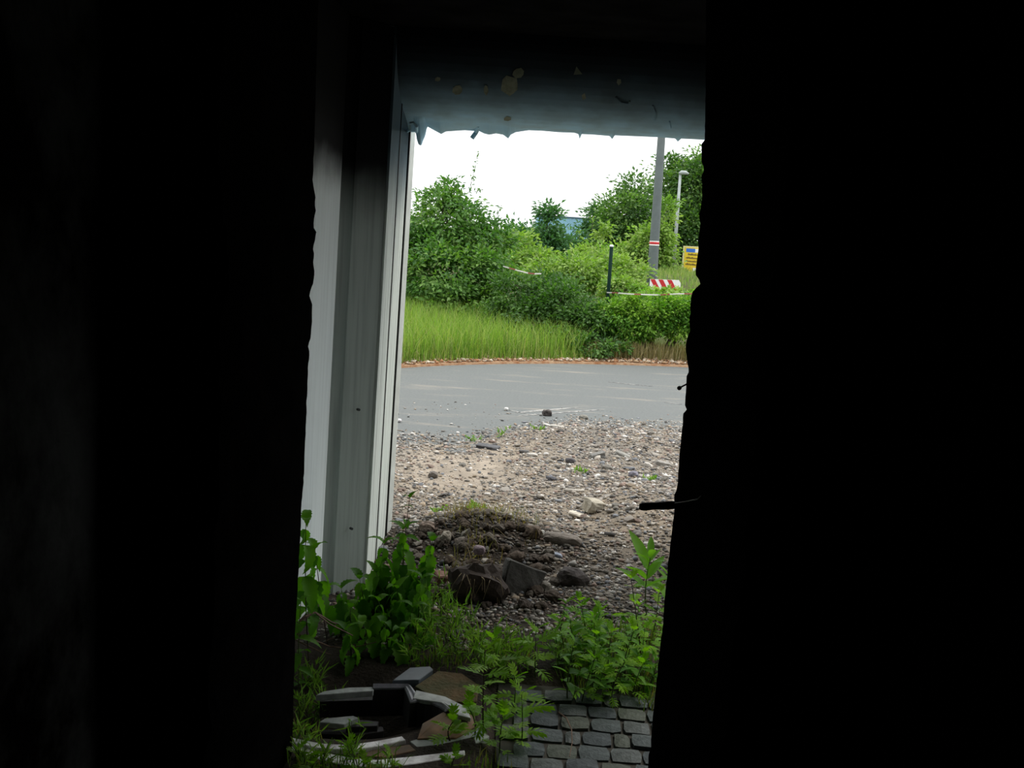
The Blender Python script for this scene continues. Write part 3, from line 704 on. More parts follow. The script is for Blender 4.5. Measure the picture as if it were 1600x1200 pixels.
# ------------------------------------------------------------------ debris in the hollow, lower left
M_greyp = mat('weathered_grey_board', (0.42, 0.44, 0.42), 0.6, col2=(0.22, 0.24, 0.22), scale=14)
M_white = mat('peeling_white_board', (0.90, 0.89, 0.89), 0.55, col2=(0.48, 0.45, 0.45), scale=22)
M_dark = mat('charred_board', (0.028, 0.026, 0.026), 0.6, var=0.5, scale=14)
M_brown = mat('rotten_chipboard', (0.27, 0.15, 0.085), 0.9, col2=(0.14, 0.11, 0.08), scale=7)
M_moss = mat('mossy_board', (0.11, 0.075, 0.035), 0.95, col2=(0.06, 0.06, 0.025), scale=12, bump=0.4)
M_slate = mat('wet_slate', (0.10, 0.12, 0.135), 0.5, var=0.3, scale=12)
M_rim = mat('grey_moulding', (0.30, 0.30, 0.33), 0.35, var=0.4, scale=18)
def slab(name, pts, th, M, label, cat, bevel=0.002):
    tp = [G(a, b_, z) for a, b_, z in pts]; c = sum(tp, Vector()) / len(tp)
    ar = sum((tp[i].x * tp[(i+1) % len(tp)].y - tp[(i+1) % len(tp)].x * tp[i].y) for i in range(len(tp)))
    if ar < 0: tp.reverse()
    t = thing(name, label, cat, (c.x, c.y, c.z - th))
    MB().prism(tp, th).build('board', M, t, bevel=bevel); return t
rim = [G(a, b_, 0.05) for a, b_ in [(583,1075),(608,1075),(632,1074.5),(636,1084),(641,1096.5),(652,1095),(664,1096),(675,1098.5),(686,1103),(695,1109)]]
mf = thing('moulded_frame', 'broken grey moulded frame with ridged rim around the hollow in the ground', 'frame', G(640, 1100, -0.03))
mb = MB()
prof = [(0.0, 0.0), (0.006, 0.006), (0.012, 0.0), (0.016, 0.0), (0.022, 0.006), (0.028, 0.0), (0.034, -0.002), (0.034, -0.008), (0.0, -0.008)]
mb.sweep(rim, prof).build('rim', M_rim, mf)
MB().sweep([p + Vector((0, 0, -0.006)) for p in rim], [(0.0, 0.0), (0.006, 0.0), (0.002, -0.085), (-0.004, -0.085)]).build('inner_wall', M_dark, mf)
slab('back_rail', [(493,1086,.045),(583,1079,.045),(587,1073,.045),(545,1074,.045),(505,1080,.045)], 0.022, M_greyp, 'flat grey rail along the back edge of the hollow', 'board')
slab('dark_beam', [(500,1096,.0),(635,1093,.0),(636,1086,.0),(500,1089,.0)], 0.06, M_dark, 'charred beam under the flat grey rail', 'beam')
slab('slate_piece', [(613,1063,.06),(655,1062,.06),(677,1046,.06),(672,1041,.06),(640,1043,.06)], 0.03, M_slate, 'dark bluish slate piece behind the moulded frame', 'slate')
slab('mossy_board', [(648,1072,.05),(690,1097,.035),(745,1096,.03),(748,1070,.045),(722,1052,.055),(684,1048,.055)], 0.02, M_moss, 'dark brown mossy board right of the moulded frame', 'board')
slab('grey_rubble_plate', [(645,1091,.056),(690,1098,.056),(716,1118,.046),(736,1122,.046),(728,1104,.05),(696,1088,.056),(650,1078,.06)], 0.015, M_greyp, 'crumbling grey plate outside the curved rim', 'board')
slab('rotten_board', [(660,1130,.03),(652,1154,.02),(712,1153,.02),(742,1136,.025),(742,1100,.03),(716,1103,.036),(696,1111,.04)], 0.018, M_brown, 'rotten orange brown board in front of the curved rim', 'board')
slab('concrete_sheet', [(640,1158,.015),(668,1182,.012),(722,1174,.012),(765,1150,.015),(745,1137,.018),(700,1140,.018)], 0.02, M_greyp, 'broken pale grey sheet among weeds at the lower middle', 'board')
slab('front_rail', [(455,1160,.03),(500,1169,.03),(545,1172,.03),(590,1166,.03),(634,1156,.03),(628,1150,.03),(585,1158,.03),(545,1164,.03),(500,1161,.03),(455,1152,.03)], 0.016, M_white, 'upper whitish curved rail at the front of the hollow', 'board')
slab('timber_lath', [(556,1180,.02),(600,1183,.02),(650,1172,.02),(640,1163,.02),(590,1169,.02)], 0.016, M_brown, 'brown wooden slat between the two whitish front rails', 'board')
slab('peeling_rail', [(455,1172,.02),(500,1186,.02),(540,1196,.02),(600,1199,.02),(650,1193,.02),(727,1180,.02),(726,1172,.02),(650,1181,.02),(590,1187,.02),(545,1183,.02),(500,1174,.02),(455,1163,.02)], 0.02, M_white, 'lower peeling white rail at the very front of the hollow', 'board')
slab('loose_board', [(498,1128,.0),(538,1132,.0),(560,1121,.01),(552,1118,.01),(508,1122,.005)], 0.018, M_greyp, 'small grey board lying inside the hollow', 'board')
slab('black_board', [(540,1136,-.01),(590,1134,-.01),(592,1127,-.01),(558,1124,-.01)], 0.03, M_dark, 'black board right of the small grey board in the hollow', 'board')
slab('bent_board', [(498,1146,-.03),(560,1148,-.03),(600,1142,-.03),(598,1135,-.03),(540,1138,-.03),(498,1141,-.03)], 0.03, M_dark, 'black board in front of the small grey board in the hollow', 'board')
M_twig = mat('dry_twig', (0.16, 0.10, 0.07), 0.8, var=0.3, scale=40)
def twig(pts, label, rad=0.004, br=()):
    pp = [G(a, b_, z) if isinstance(z, float) and z < 1 else P(a, b_, z) for a, b_, z in pts]
    t = thing('dry_twig', label, 'twig', pp[-1])
    MB().tube(pp, [rad * (1 - 0.6 * i / (len(pp) - 1)) for i in range(len(pp))], 5).build('twig_stem', M_twig, t)
    for bpts in br: MB().tube([P(a, b_, z) for a, b_, z in bpts], rad * 0.5, 4).build('side_twig', M_twig, t)
twig([(456,980,3.4),(478,963,3.42),(492,957,3.45),(505,964,3.5),(518,972,3.55),(530,976,3.6)], 'upper arched brown twig beside the left jamb', 0.005, [[(492,957,3.45),(515,975,3.5),(535,985,3.55),(551,993,3.6)]])
twig([(456,988,3.4),(490,1000,3.5),(515,1010,3.65),(540,1013,3.65),(565,1009,3.65),(588,1003,3.65)], 'long sagging brown twig under the nettles', 0.004, [[(505,1004,3.65),(515,999,3.65),(523,997,3.65)]])
twig([(463,1000,3.5),(480,1009,3.5),(500,1018,3.5),(518,1023,3.5)], 'lowest short brown twig beside the left jamb', 0.0035)
twig([(873,1113,0.01),(885,1122,0.01),(893,1140,0.015),(894,1160,0.01),(890,1182,0.008)], 'pale curved dry stalk lying across the cobbles', 0.003)
# ------------------------------------------------------------------ plants
#PLANTS
def leafcards(pos, tip, nor, L, W, col, fold=0.25):
    """one folded rhombus per leaf"""
    n = len(pos); tip = tip / np.linalg.norm(tip, axis=1, keepdims=True)
    side = np.cross(tip, nor); side /= (np.linalg.norm(side, axis=1, keepdims=True) + 1e-9)
    nr = np.cross(side, tip)
    L = L[:, None]; W = W[:, None]
    b0 = pos; l0 = pos + tip * L * 0.45 + side * W * 0.5 + nr * W * fold; r0 = pos + tip * L * 0.45 - side * W * 0.5 + nr * W * fold
    t0 = pos + tip * L - nr * L * 0.12
    V = np.stack([b0, l0, t0, r0], 1).reshape(-1, 3)
    i = np.arange(n) * 4
    F_ = np.stack([i, i + 2, i + 1, i, i + 3, i + 2], 1).ravel()
    return V, F_, np.full(n * 2, 3), np.repeat(col, 4, 0)

def foliage(blobs, n, L, seed, cols, clump=0.16, down=0.25):
    """blobs: (centre, (rx,ry,rz)); leaves grouped in clumps biased to the outside"""
    rg = np.random.default_rng(seed)
    vol = np.array([b_[1][0] * b_[1][1] * b_[1][2] for b_ in blobs]) ** 0.75; vol = vol / vol.sum()
    P_, T_, N_, C_ = [], [], [], []
    cols = np.array(cols)
    for (c, rad), fr in zip(blobs, vol):
        m_ = max(30, int(n * fr)); nc = max(4, m_ // 52)
        d = rg.normal(size=(nc, 3)); d /= np.linalg.norm(d, axis=1, keepdims=True)
        rr = rg.uniform(0.25, 1.0, nc) ** 0.45
        cc = np.array(c) + d * rr[:, None] * np.array(rad)
        k = rg.integers(0, nc, m_)
        cs = clump * min(rad) ** 0.5
        off = rg.normal(size=(m_, 3)) * cs * np.array([1, 1, 0.6])
        p = cc[k] + off
        out = d[k] * 0.8 + off / (cs * 1.5) + rg.normal(size=(m_, 3)) * 0.5; out[:, 2] -= down
        nr = rg.normal(size=(m_, 3)) * 0.55 + np.array([0, -0.25, 1.0]) + d[k] * 0.5
        cl = cols[rg.integers(0, len(cols), nc)][k] * rg.uniform(0.8, 1.2, (m_, 1))
        P_.append(p); T_.append(out); N_.append(nr); C_.append(cl)
    p = np.concatenate(P_); t = np.concatenate(T_); nr = np.concatenate(N_); c = np.concatenate(C_)
    s = rg.uniform(0.7, 1.3, len(p)) * L
    return leafcards(p, t, nr, s, s * 0.5, c)

M_fol = attr_mat('tree_leaves', 0.5, trans=0.35, spec=0.25, tcol=(1.1, 1.4, 0.4))
M_bark = mat('bark', (0.10, 0.08, 0.06), 0.9, var=0.4, scale=12)
GREENS = {'mid': [(0.075,0.17,0.035),(0.105,0.22,0.045),(0.055,0.14,0.032),(0.14,0.25,0.055)],
          'light': [(0.19,0.30,0.06),(0.24,0.36,0.08),(0.15,0.27,0.05),(0.28,0.38,0.11)],
          'dark': [(0.05,0.12,0.025),(0.075,0.16,0.035),(0.04,0.10,0.022),(0.09,0.18,0.04)],
          'hedge': [(0.09,0.22,0.022),(0.14,0.29,0.03),(0.065,0.17,0.02),(0.20,0.35,0.04)],
          'far': [(0.065,0.145,0.035),(0.09,0.18,0.042),(0.048,0.11,0.03),(0.125,0.22,0.05)],
          'blue': [(0.06,0.15,0.06),(0.08,0.18,0.07),(0.05,0.13,0.05)]}
def shrub(name, label, cat, blobs_px, n, L, seed, tone, stems=3, clump=0.16, group=None, base=None, shoots=(), trunk_r=0.03):
    """blobs_px: (px, py, Y, rx_px, ry_px[, depth m])"""
    bl = []
    for q in blobs_px:
        c = P(q[0], q[1], q[2]); k = q[2] / F_PX
        bl.append(((c.x, c.y, c.z), (q[3] * k, q[5] if len(q) > 5 else q[3] * k * 0.9, q[4] * k)))
    cx = sum(b_[0][0] for b_ in bl) / len(bl); cy = sum(b_[0][1] for b_ in bl) / len(bl)
    if base is not None: cx = P(base[0], base[1], cy).x
    zb = float(HB(np.array(cx), np.array(cy)))
    t = thing(name, label, cat, (cx, cy, zb), group)
    V, F_, S_, C_ = foliage(bl, n, L, seed, GREENS[tone], clump)
    lo = np.array([cx, cy, zb]); V = V - lo
    keep_z = V[:, 2] < 0.0
    V[keep_z, 2] = np.abs(V[keep_z, 2]) * 0.3
    o = tag(link('foliage', raw_mesh('foliage', V, F_, S_, C_), M_fol, t), kind='stuff')
    mb = MB(); rg = random.Random(seed)
    for k in range(max(stems, 1)):
        b_ = bl[k % len(bl)]
        p0 = Vector((cx + rg.uniform(-.1, .1) * stems * 0.5, cy + rg.uniform(-.08, .08) * stems * 0.5, zb - 0.05)); p2 = Vector(b_[0]) + Vector((0, 0, b_[1][2] * 0.6))
        p1 = p0.lerp(p2, 0.5) + Vector((rg.uniform(-.1, .1), rg.uniform(-.1, .1), 0.1))
        mb.tube([p0, p1, p2], [trunk_r, trunk_r * 0.65, trunk_r * 0.2], 6)
    mb.build('trunk' if stems == 1 else 'stems', M_bark, t)
    for (a, b0, a2, b2, Y, nl, ll) in shoots:                       # single upright shoots that stand out against the sky
        s0, s1 = P(a, b0, Y), P(a2, b2, Y); rgn = np.random.default_rng(seed + nl)
        tt = rgn.random(nl); pos = np.array(s0)[None] * (1 - tt)[:, None] + np.array(s1)[None] * tt[:, None]
        pos = pos + rgn.normal(size=(nl, 3)) * 0.012
        tip = rgn.normal(size=(nl, 3)) * 0.8 + np.array([0, 0, 0.5]); nr = rgn.normal(size=(nl, 3)) + np.array([0, -.3, 1])
        s = rgn.uniform(.6, 1.2, nl) * ll; col = np.array(GREENS[tone])[rgn.integers(0, len(GREENS[tone]), nl)]
        V, F_, S_, C_ = leafcards(pos - lo, tip, nr, s, s * 0.45, col)
        so = link('shoot', raw_mesh('shoot', V, F_, S_, C_), M_fol, t)
        tag(so, kind='stuff')
        MB().tube([s0, s1], [0.006, 0.002], 4).build('shoot_stem', M_bark, t)
    return t
shrub('broadleaf_bush', 'large bushy shrub with a pointed top, left beside the pale post', 'shrub',
      [(700,350,16.8,62,58),(690,330,17,35,45),(650,385,16.6,42,42),(745,385,16.6,50,48),(700,430,16.0,75,55),(760,430,16.0,40,50),(655,440,16.0,40,40),(720,475,15.7,60,35),(625,400,16.6,35,50),(708,305,17,18,26),(780,375,16.9,30,35)],
      17000, 0.085, 21, 'mid', 6, 0.17, shoots=[(733,300,748,236,17,34,0.07),(700,300,692,277,17,16,0.07),(770,360,782,322,16.9,20,0.07),(715,300,714,282,17,14,0.07),(640,345,640,330,17,9,0.06),(741,300,756,296,17,12,.06)])
shrub('yellow_green_bush', 'yellow-green bush behind the fallen tape, between the big shrub and the dark green post', 'shrub',
      [(832,412,19,38,24),(870,430,18,46,24),(905,428,18,40,30),(935,408,19,26,28),(808,392,19.5,28,28),(955,428,18.5,36,32),(985,430,18.5,28,22),(922,388,20,13,24),(941,372,20,9,26),(905,400,19.5,12,20)],
      11000, 0.085, 22, 'light', 6, 0.18, shoots=[(925,360,926,338,20,12,.07),(905,375,905,360,20,12,.07)])
shrub('bramble_thicket', 'dark green thicket at the road edge below the fallen tape', 'shrub',
      [(800,470,15.2,36,48),(835,500,14.9,45,40),(880,490,14.9,45,48),(915,510,14.6,40,38),(860,460,15.4,45,30),(930,540,14.2,45,16),(900,545,14.1,35,14),(790,500,15.0,28,28),(850,530,14.4,40,22)],
      16000, 0.07, 23, 'dark', 5, 0.16)
shrub('clipped_hedge', 'clipped bright green hedge in front of the red and white barrier', 'hedge',
      [(950,495,14.6,24,34),(985,496,14.5,32,36),(1020,496,14.5,34,38),(1055,497,14.5,34,36),(1095,498,14.5,36,36),(1130,498,14.5,30,36),(1000,470,14.7,40,8),(1050,471,14.7,40,7),(1095,471,14.7,40,7)],
      15000, 0.055, 24, 'hedge', 5, 0.13)
shrub('yellow_hedge_growth', 'loose yellow-green growth on top of the hedge at the foot of the lamp pole', 'shrub',
      [(972,445,16.0,20,13),(1003,454,15.6,20,7),(1060,459,15.3,42,4),(960,450,16.2,18,16)], 2300, 0.07, 25, 'light', 3, 0.14)
shrub('slender_tree', 'slender dark bluish-green tree in the middle, left of the blue hall', 'tree',
      [(856,355,29,16,34),(852,395,29,24,36),(868,400,29,22,36),(840,400,29.5,22,32),(856,332,29,9,16)], 5000, 0.14, 26, 'blue', 1, 0.3, shoots=[(856,325,861,313,29,8,.12),(850,330,853,316,29,6,.12)], trunk_r=0.06)
shrub('small_tree', 'low bluish-green trees right in front of the blue hall', 'tree',
      [(890,385,40,22,26),(905,405,40,20,30),(930,345,42,14,22),(930,372,42,20,30),(815,375,38,30,22)], 4200, 0.17, 27, 'blue', 1, 0.35, trunk_r=0.06)
shrub('rounded_tree', 'rounded green tree left of the tall lamp pole', 'tree',
      [(978,340,40,32,40),(960,370,40,28,38),(1000,330,41,24,36),(990,295,41,18,18),(1005,370,40,26,40),(950,330,42,14,18)], 8500, 0.17, 28, 'far', 1, 0.36, shoots=[(985,285,985,272,41,10,.15),(950,325,942,312,41,10,.15)], trunk_r=0.1)
shrub('tall_tree', 'tall dense tree behind the two lamp poles at the right jamb', 'tree',
      [(1050,285,43,26,34),(1085,300,42,40,50),(1040,330,42,28,36),(1090,360,41,42,40),(1055,375,41,34,36),(1095,260,43,18,24),(1120,300,42,40,60),(1048,258,43,13,16)], 20000, 0.17, 29, 'far', 1, 0.36, shoots=[(1048,250,1047,238,43,10,.15),(1088,245,1092,226,43,14,.15)], trunk_r=0.12)
shrub('pale_bush', 'pale green bushes between the two lamp poles', 'shrub',
      [(1040,352,33,13,40),(1020,385,33,26,26),(1038,397,33,16,26),(985,400,33,26,22),(1028,375,33,14,26)], 5000, 0.14, 30, 'light', 3, 0.28)

# grasses
M_grass = attr_mat('grass', 0.6, trans=0.4, spec=0.2, tcol=(1.2, 1.3, 0.4))
def grass(name, label, n, xyfn, zfn, hmin, hmax, cols, seed, wid=0.006, parent=None, lean=0.25):
    rg = np.random.default_rng(seed); xy = xyfn(rg, n); n = len(xy)
    z = zfn(xy[:, 0], xy[:, 1]); h = rg.uniform(hmin, hmax, n); a = rg.uniform(0, 6.28, n); ln = np.abs(rg.normal(0, lean, n)) * h
    dx, dy = np.cos(a) * ln, np.sin(a) * ln; b_ = rg.uniform(0, 6.28, n); wx, wy = np.cos(b_) * wid / 2, np.sin(b_) * wid / 2
    x, y = xy[:, 0], xy[:, 1]
    V = np.stack([np.stack([x - wx, y - wy, z], 1), np.stack([x + wx, y + wy, z], 1),
                  np.stack([x + dx * .35 + wx * .8, y + dy * .35 + wy * .8, z + h * .6], 1), np.stack([x + dx * .35 - wx * .8, y + dy * .35 - wy * .8, z + h * .6], 1),
                  np.stack([x + dx, y + dy, z + h], 1)], 1).reshape(-1, 3)
    i = np.arange(n) * 5
    F_ = np.stack([i, i + 1, i + 2, i + 3, i + 3, i + 2, i + 4], 1).ravel(); S_ = np.tile([4, 3], n)
    cols = np.array(cols); c = np.repeat(cols[rg.integers(0, len(cols), n)] * rg.uniform(.8, 1.2, (n, 1)), 5, 0)
    o = link(name, raw_mesh(name, V, F_, S_, c), M_grass, parent)
    return tag(o, label, 'grass' if label else None, kind='stuff')
def reg(x0, x1, y0, y1, curve=True):
    def f(rg, n):
        x = rg.uniform(x0, x1, n); y = y0 + rg.random(n) * (y1 - y0)
        if curve: y = y + road_edge(x)
        return np.stack([x, y], 1)
    return f
GCOL = [(0.17,0.30,0.045),(0.22,0.36,0.06),(0.13,0.25,0.04),(0.28,0.38,0.10)]
grass('tall_grass', 'tall fresh green grass on the bank left of the hedge', 36000, reg(-4.2, 0.9, 0.3, 4.0), HB, 0.14, 0.54, GCOL + [(0.30,0.34,0.13)], 41, 0.008, lean=.4)
grass('short_grass', 'short grass along the litter strip on the left', 2500, reg(-2.4, 1.2, 0.2, 0.7), HB, 0.08, 0.22, GCOL + [(0.36,0.34,0.16)], 42, 0.008)
grass('dry_grass', 'dry straw-coloured grass under the hedge on the right', 3500, reg(0.95, 3.2, 0.35, 0.95), HB, 0.10, 0.30, [(0.30,0.24,0.12),(0.40,0.33,0.19),(0.22,0.22,0.08)], 43, 0.008)
grass('meadow_grass', 'pale meadow grass on the rise behind the barrier', 14000, reg(1.5, 12, 18, 40, False), HB, 0.08, 0.22, [(0.18,0.26,0.08),(0.24,0.29,0.11),(0.14,0.23,0.055)], 44, 0.02)

# ------------------------------------------------------------------ poles, sign, barrier, hall
M_pole = mat('grey_painted_pole', (0.125, 0.147, 0.148), 0.7, var=0.15, scale=6)
M_galv = mat('galvanised_pole', (0.34, 0.38, 0.37), 0.5, var=0.15, scale=6)
M_red = mat('red_paint', (0.50, 0.025, 0.03), 0.5); M_wht = mat('white_paint', (0.78, 0.78, 0.76), 0.5)
YP = 19.0
b0 = P(1018, 445, YP); tp = P(1033.5, 215, YP); dirv = (tp - b0) / (tp.z - b0.z); zg = float(HB(np.array(b0.x), np.array(YP)))
def pp(z): return b0 + dirv * (z - b0.z)
lp1 = thing('lamp_pole', 'thick grey pole with a red and white band, behind the hedge', 'pole', pp(zg))
MB().tube([pp(zg - .05), pp(zg + .5), pp(2.0), pp(4.0), pp(7.0)], [.10, .10, .085, .066, .05], 16).build('shaft', M_pole, lp1, smooth=True)
zb_ = P(1021, 380, YP).z
MB().tube([pp(zb_ - .022), pp(zb_ + .022)], .0895, 16).build('red_band', M_red, lp1, smooth=True)
MB().tube([pp(zb_ + .022), pp(zb_ + .04)], .0893, 16).tube([pp(zb_ - .045), pp(zb_ - .022)], .0925, 16).build('white_band', M_wht, lp1, smooth=True)
MB().tube([pp(7.0), pp(7.0) + Vector((0.3, 0, .1)), pp(7.0) + Vector((.9, 0, .15))], [.04, .04, .06], 10).build('lamp_arm', M_pole, lp1)
Y2 = 36.0
c0 = P(1052, 420, Y2); c1 = P(1063, 272, Y2); zg2 = float(HB(np.array(c0.x), np.array(Y2)))
lp2 = thing('street_lamp', 'thin pale street lamp with a small flat head, behind the thick pole', 'lamp', (c0.x, Y2, zg2))
MB().tube([Vector((c0.x, Y2, zg2 - .05)), c0.lerp(c1, .5), c1], [.075, .06, .045], 10).build('shaft', M_galv, lp2, smooth=True)
hp = c1 + Vector((0.08, -0.05, .02))
MB().tube([hp + Vector((-.14, 0, 0)), hp + Vector((-.05, 0, .03)), hp + Vector((.1, 0, .03)), hp + Vector((.2, 0, 0))], [.03, .075, .07, .03], 10).build('lamp_head', M_galv, lp2, smooth=True)
# dark green fence post with pale cap, tapes
M_gpost = mat('dark_green_post', (0.006, 0.022, 0.016), 0.8, spec=0.1); 
g0 = P(950.5, 458, 15.4); g1 = P(955.5, 386, 15.4); zg3 = float(HB(np.array(g0.x), np.array(15.4))); dv = (g1 - g0) / (g1.z - g0.z)
gp = thing('fence_post', 'thin dark green fence post rising from the left end of the hedge', 'post', g0 + dv * (zg3 - g0.z))
MB().tube([g0 + dv * (zg3 - .05 - g0.z), g0, g1], .028, 10).build('shaft', M_gpost, gp, smooth=True)
MB().tube([g1, g1 + dv * .02, g1 + dv * .035], [.034, .034, .018], 10).build('cap', mat('pale_cap', (0.6, 0.62, 0.62), 0.5), gp, smooth=True)
M_tred = mat('faded_tape_red', (0.22, 0.05, 0.04), 0.5); M_twht = mat('faded_tape_white', (0.50, 0.48, 0.45), 0.5)
def tape(name, pts, label, segs=9, wd=0.018):
    pv = [P(*q) for q in pts]; t = thing(name, label, 'tape', pv[0])
    for s in range(segs):
        a, b_ = s / segs, (s + 1) / segs
        def at(u):
            u *= len(pv) - 1; i = min(int(u), len(pv) - 2); return pv[i].lerp(pv[i + 1], u - i)
        tw = [0.004 * math.sin(7 * a), 0.004 * math.sin(7 * b_)]
        A_, B_ = at(a), at(b_); up = Vector((0, 0.3, 1)).normalized() * wd / 2; th = Vector((0, .003, 0))
        MB().add([A_ - up, B_ - up, B_ + up, A_ + up, A_ - up + th, B_ - up + th, B_ + up + th, A_ + up + th],
                 [[0,1,2,3],[7,6,5,4],[0,4,5,1],[3,2,6,7],[0,3,7,4],[1,5,6,2]]).build('tape_section', M_tred if s % 3 == 1 else M_twht, t)
    return t
tape('barrier_tape', [(948,457,15.35),(962,457.5,14.6),(985,459.5,14.25),(1003,460,14.2),(1030,461,14.5),(1055,459,14.25),(1072,459,14.25),(1100,459,14.3)], 'red and white tape stretched along the top front of the hedge', 12)
tape('fallen_tape', [(786,416,15.2),(800,420,14.9),(815,424,14.8),(830,428,14.8),(846,427.5,14.8)], 'sagging pale tape caught in the bushes left of the green post', 6)
# barrier board
YB = 16.6
q = [P(1016, 436, YB), P(1064, 438, YB), P(1064, 451, YB), P(1016, 452, YB)]
bar = thing('barrier_board', 'red and white striped barrier board behind the hedge beside the lamp pole', 'barrier', Vector((q[0].lerp(q[1], .5).x, YB, float(HB(np.array(q[0].x), np.array(YB))))))
e = (q[1] - q[0]); e.z *= 1; L_ = e.length; ex = e.normalized(); hz = 0.165; ez = Vector((0, 0, -1))
q1r = q[1]
outl = [q[0], q[0] + ez * hz, q[0] + ex * (L_ - .03) + ez * hz, q[0] + ex * L_ + ez * (hz * .7), q[0] + ex * L_ + ez * hz * .3, q[0] + ex * (L_ - .03)]
MB().prism(outl, .03, Vector((0, 1, 0))).build('board', M_wht, bar)
for s0 in (-0.02, 0.13, 0.27):
    a0 = q[0] + ex * max(s0, 0.0); st = 0.075; sl = 0.10
    MB().prism([a0 + Vector((0, -.002, 0)), a0 + ex * sl + ez * hz + Vector((0, -.002, 0)), a0 + ex * (sl + st) + ez * hz + Vector((0, -.002, 0)), a0 + ex * st + Vector((0, -.002, 0))], .0015, Vector((0, 1, 0))).build('red_stripe', M_red, bar)
for s0 in (.06, L_ - .08):
    a0 = q[0] + ex * s0 + ez * hz * .5 + Vector((0, .045, 0)); MB().tube([a0, Vector((a0.x, a0.y, bar.location.z - .05))], .02, 8).build('leg', M_galv, bar)
# yellow sign
YS = 34.0
s00, s10, s11, s01 = P(1068, 384, YS), P(1115, 386.5, YS), P(1111, 430, YS), P(1065, 425, YS)
M_yel = mat('yellow_sign_face', (0.70, 0.50, 0.03), 0.5); M_frm = mat('sign_frame', (0.62, 0.58, 0.30), 0.5); M_blu = mat('blue_sign_field', (0.03, 0.14, 0.55), 0.5); M_txt = mat('dark_sign_print', (0.10, 0.065, 0.02), 0.6)
sg = thing('yellow_sign', 'yellow notice board with blue header and dark lines of print, cut by the right jamb', 'sign', Vector((s01.lerp(s11, .5).x, YS, float(HB(np.array(s01.x), np.array(YS))))))
def sp(u, v, off=0.0): 
    return (s00.lerp(s10, u)).lerp(s01.lerp(s11, u), v) + Vector((0, -off, 0))
def panel(u0, v0, u1, v1, off, th, name, M):
    MB().prism([sp(u0, v0, off), sp(u0, v1, off), sp(u1, v1, off), sp(u1, v0, off)], th, Vector((0, 1, 0))).build(name, M, sg)
panel(0, 0, 1, 1, 0, .05, 'sign_frame', M_frm); panel(.05, .05, .95, .95, .006, .006, 'sign_face', M_yel)
panel(.10, .09, .40, .23, .010, .004, 'blue_field', M_blu); panel(.40, .09, .55, .23, .010, .004, 'white_field', M_wht)
panel(.36, .80, .60, .93, .010, .004, 'white_label', M_wht)
rg_ = random.Random(4)
for row, (st, v0) in enumerate([(.17, .29), (.11, .42), (.13, .54), (.11, .66)]):
    u = st
    while u < .86:
        wl = rg_.uniform(.012, .026); panel(u, v0 - (0.02 if rg_.random() < .3 else 0), u + wl, v0 + .055, .010, .004, 'print_mark', M_txt); u += wl + .008
for u in (.2, .8):
    pz = sp(u, 1.0); MB().tube([pz + Vector((0, .03, .1)), Vector((pz.x, pz.y + .03, sg.location.z - .05))], .04, 8).build('leg', M_galv, sg)
# blue hall far behind
hall = thing('blue_hall', 'hazy pale blue industrial hall far behind the trees', 'building', Vector((P(900, 340, 95).x, 95, 1.0)))
hx0, hx1, hz = P(840, 340, 95).x, P(985, 340, 95).x, P(895, 339, 95).z
M_hall = mat('hazy_blue_cladding', (0.24, 0.44, 0.56), 0.6, var=0.1, scale=0.6); M_trimd = mat('dark_roof_edge', (0.05, 0.10, 0.13), 0.6)  # distance haze is mixed into the cladding colour
MB().box((hx0, 95, 0.9), (hx1, 110, hz - .12)).build('wall', M_hall, hall)
for k in range(24):
    x = hx0 + (hx1 - hx0) * (k + .5) / 24
    MB().box((x - .05, 94.95, 1.0), (x + .05, 95.0, hz - .12)).build('cladding_rib', M_hall, hall)
MB().box((hx0 - .1, 94.9, hz - .12), (hx1 + .1, 110.1, hz)).build('roof_edge', M_trimd, hall)

# ------------------------------------------------------------------ near plants, leaf by leaf
def leaf_mesh(name, outline, M, droop=0.4, fold=0.15, nseg=8, serr=0.0):
    """outline: half width as function of t; unit length along +Y, up +Z, drooping at the tip"""
    V = []; Fc = []
    for i in range(nseg + 1):
        t = i / nseg; wv = outline(t) * (1 + (serr if i % 2 else -serr)); y = math.sin(droop * t * 1.4) / (droop * 1.4); z = -(1 - math.cos(droop * t * 1.4)) / (droop * 1.4)
        V += [(-wv, y, z + abs(wv) * fold * 2), (0, y, z), (wv, y, z + abs(wv) * fold * 2)]
    for i in range(nseg):
        a = i * 3
        Fc += [[a, a + 1, a + 4, a + 3], [a + 1, a + 2, a + 5, a + 4]]
    me = bpy.data.meshes.new(name); me.from_pydata(V, [], Fc); me.materials.append(M)
    for p in me.polygons: p.use_smooth = True
    return me
def lobed_mesh(name, M, droop=0.3):
    """deeply cut leaf: a midrib strip and pairs of pointed lobes"""
    V = []; Fc = []
    def zz(y): return -droop * y * y * 0.6
    st = [(0, .02), (.3, .035), (.55, .05), (.8, .05), (1.0, .0)]
    for t, wv in st: V += [(-wv, t, zz(t)), (wv, t, zz(t))]
    for i in range(4): Fc.append([i*2, i*2+1, i*2+3, i*2+2])
    for (t, l, an) in [(.25, .30, 1.0), (.42, .42, .85), (.60, .42, .7), (.76, .30, .55)]:
        for s in (-1, 1):
            k = len(V); bx = s * .04; tx = s * (math.sin(an) * l + .03); ty = t + math.cos(an) * l
            mxx = (bx + tx) / 2; my = (t + ty) / 2
            V += [(bx, t - .05, zz(t)), (bx, t + .10, zz(t)), (mxx - s*.02, my + .09, zz(my) + .02), (tx, ty, zz(ty) + .01), (mxx + s*.03, my - .06, zz(my) + .02)]
            Fc.append([k, k+4, k+3, k+2, k+1] if s > 0 else [k, k+1, k+2, k+3, k+4])
    me = bpy.data.meshes.new(name); me.from_pydata(V, [], Fc); me.materials.append(M); return me
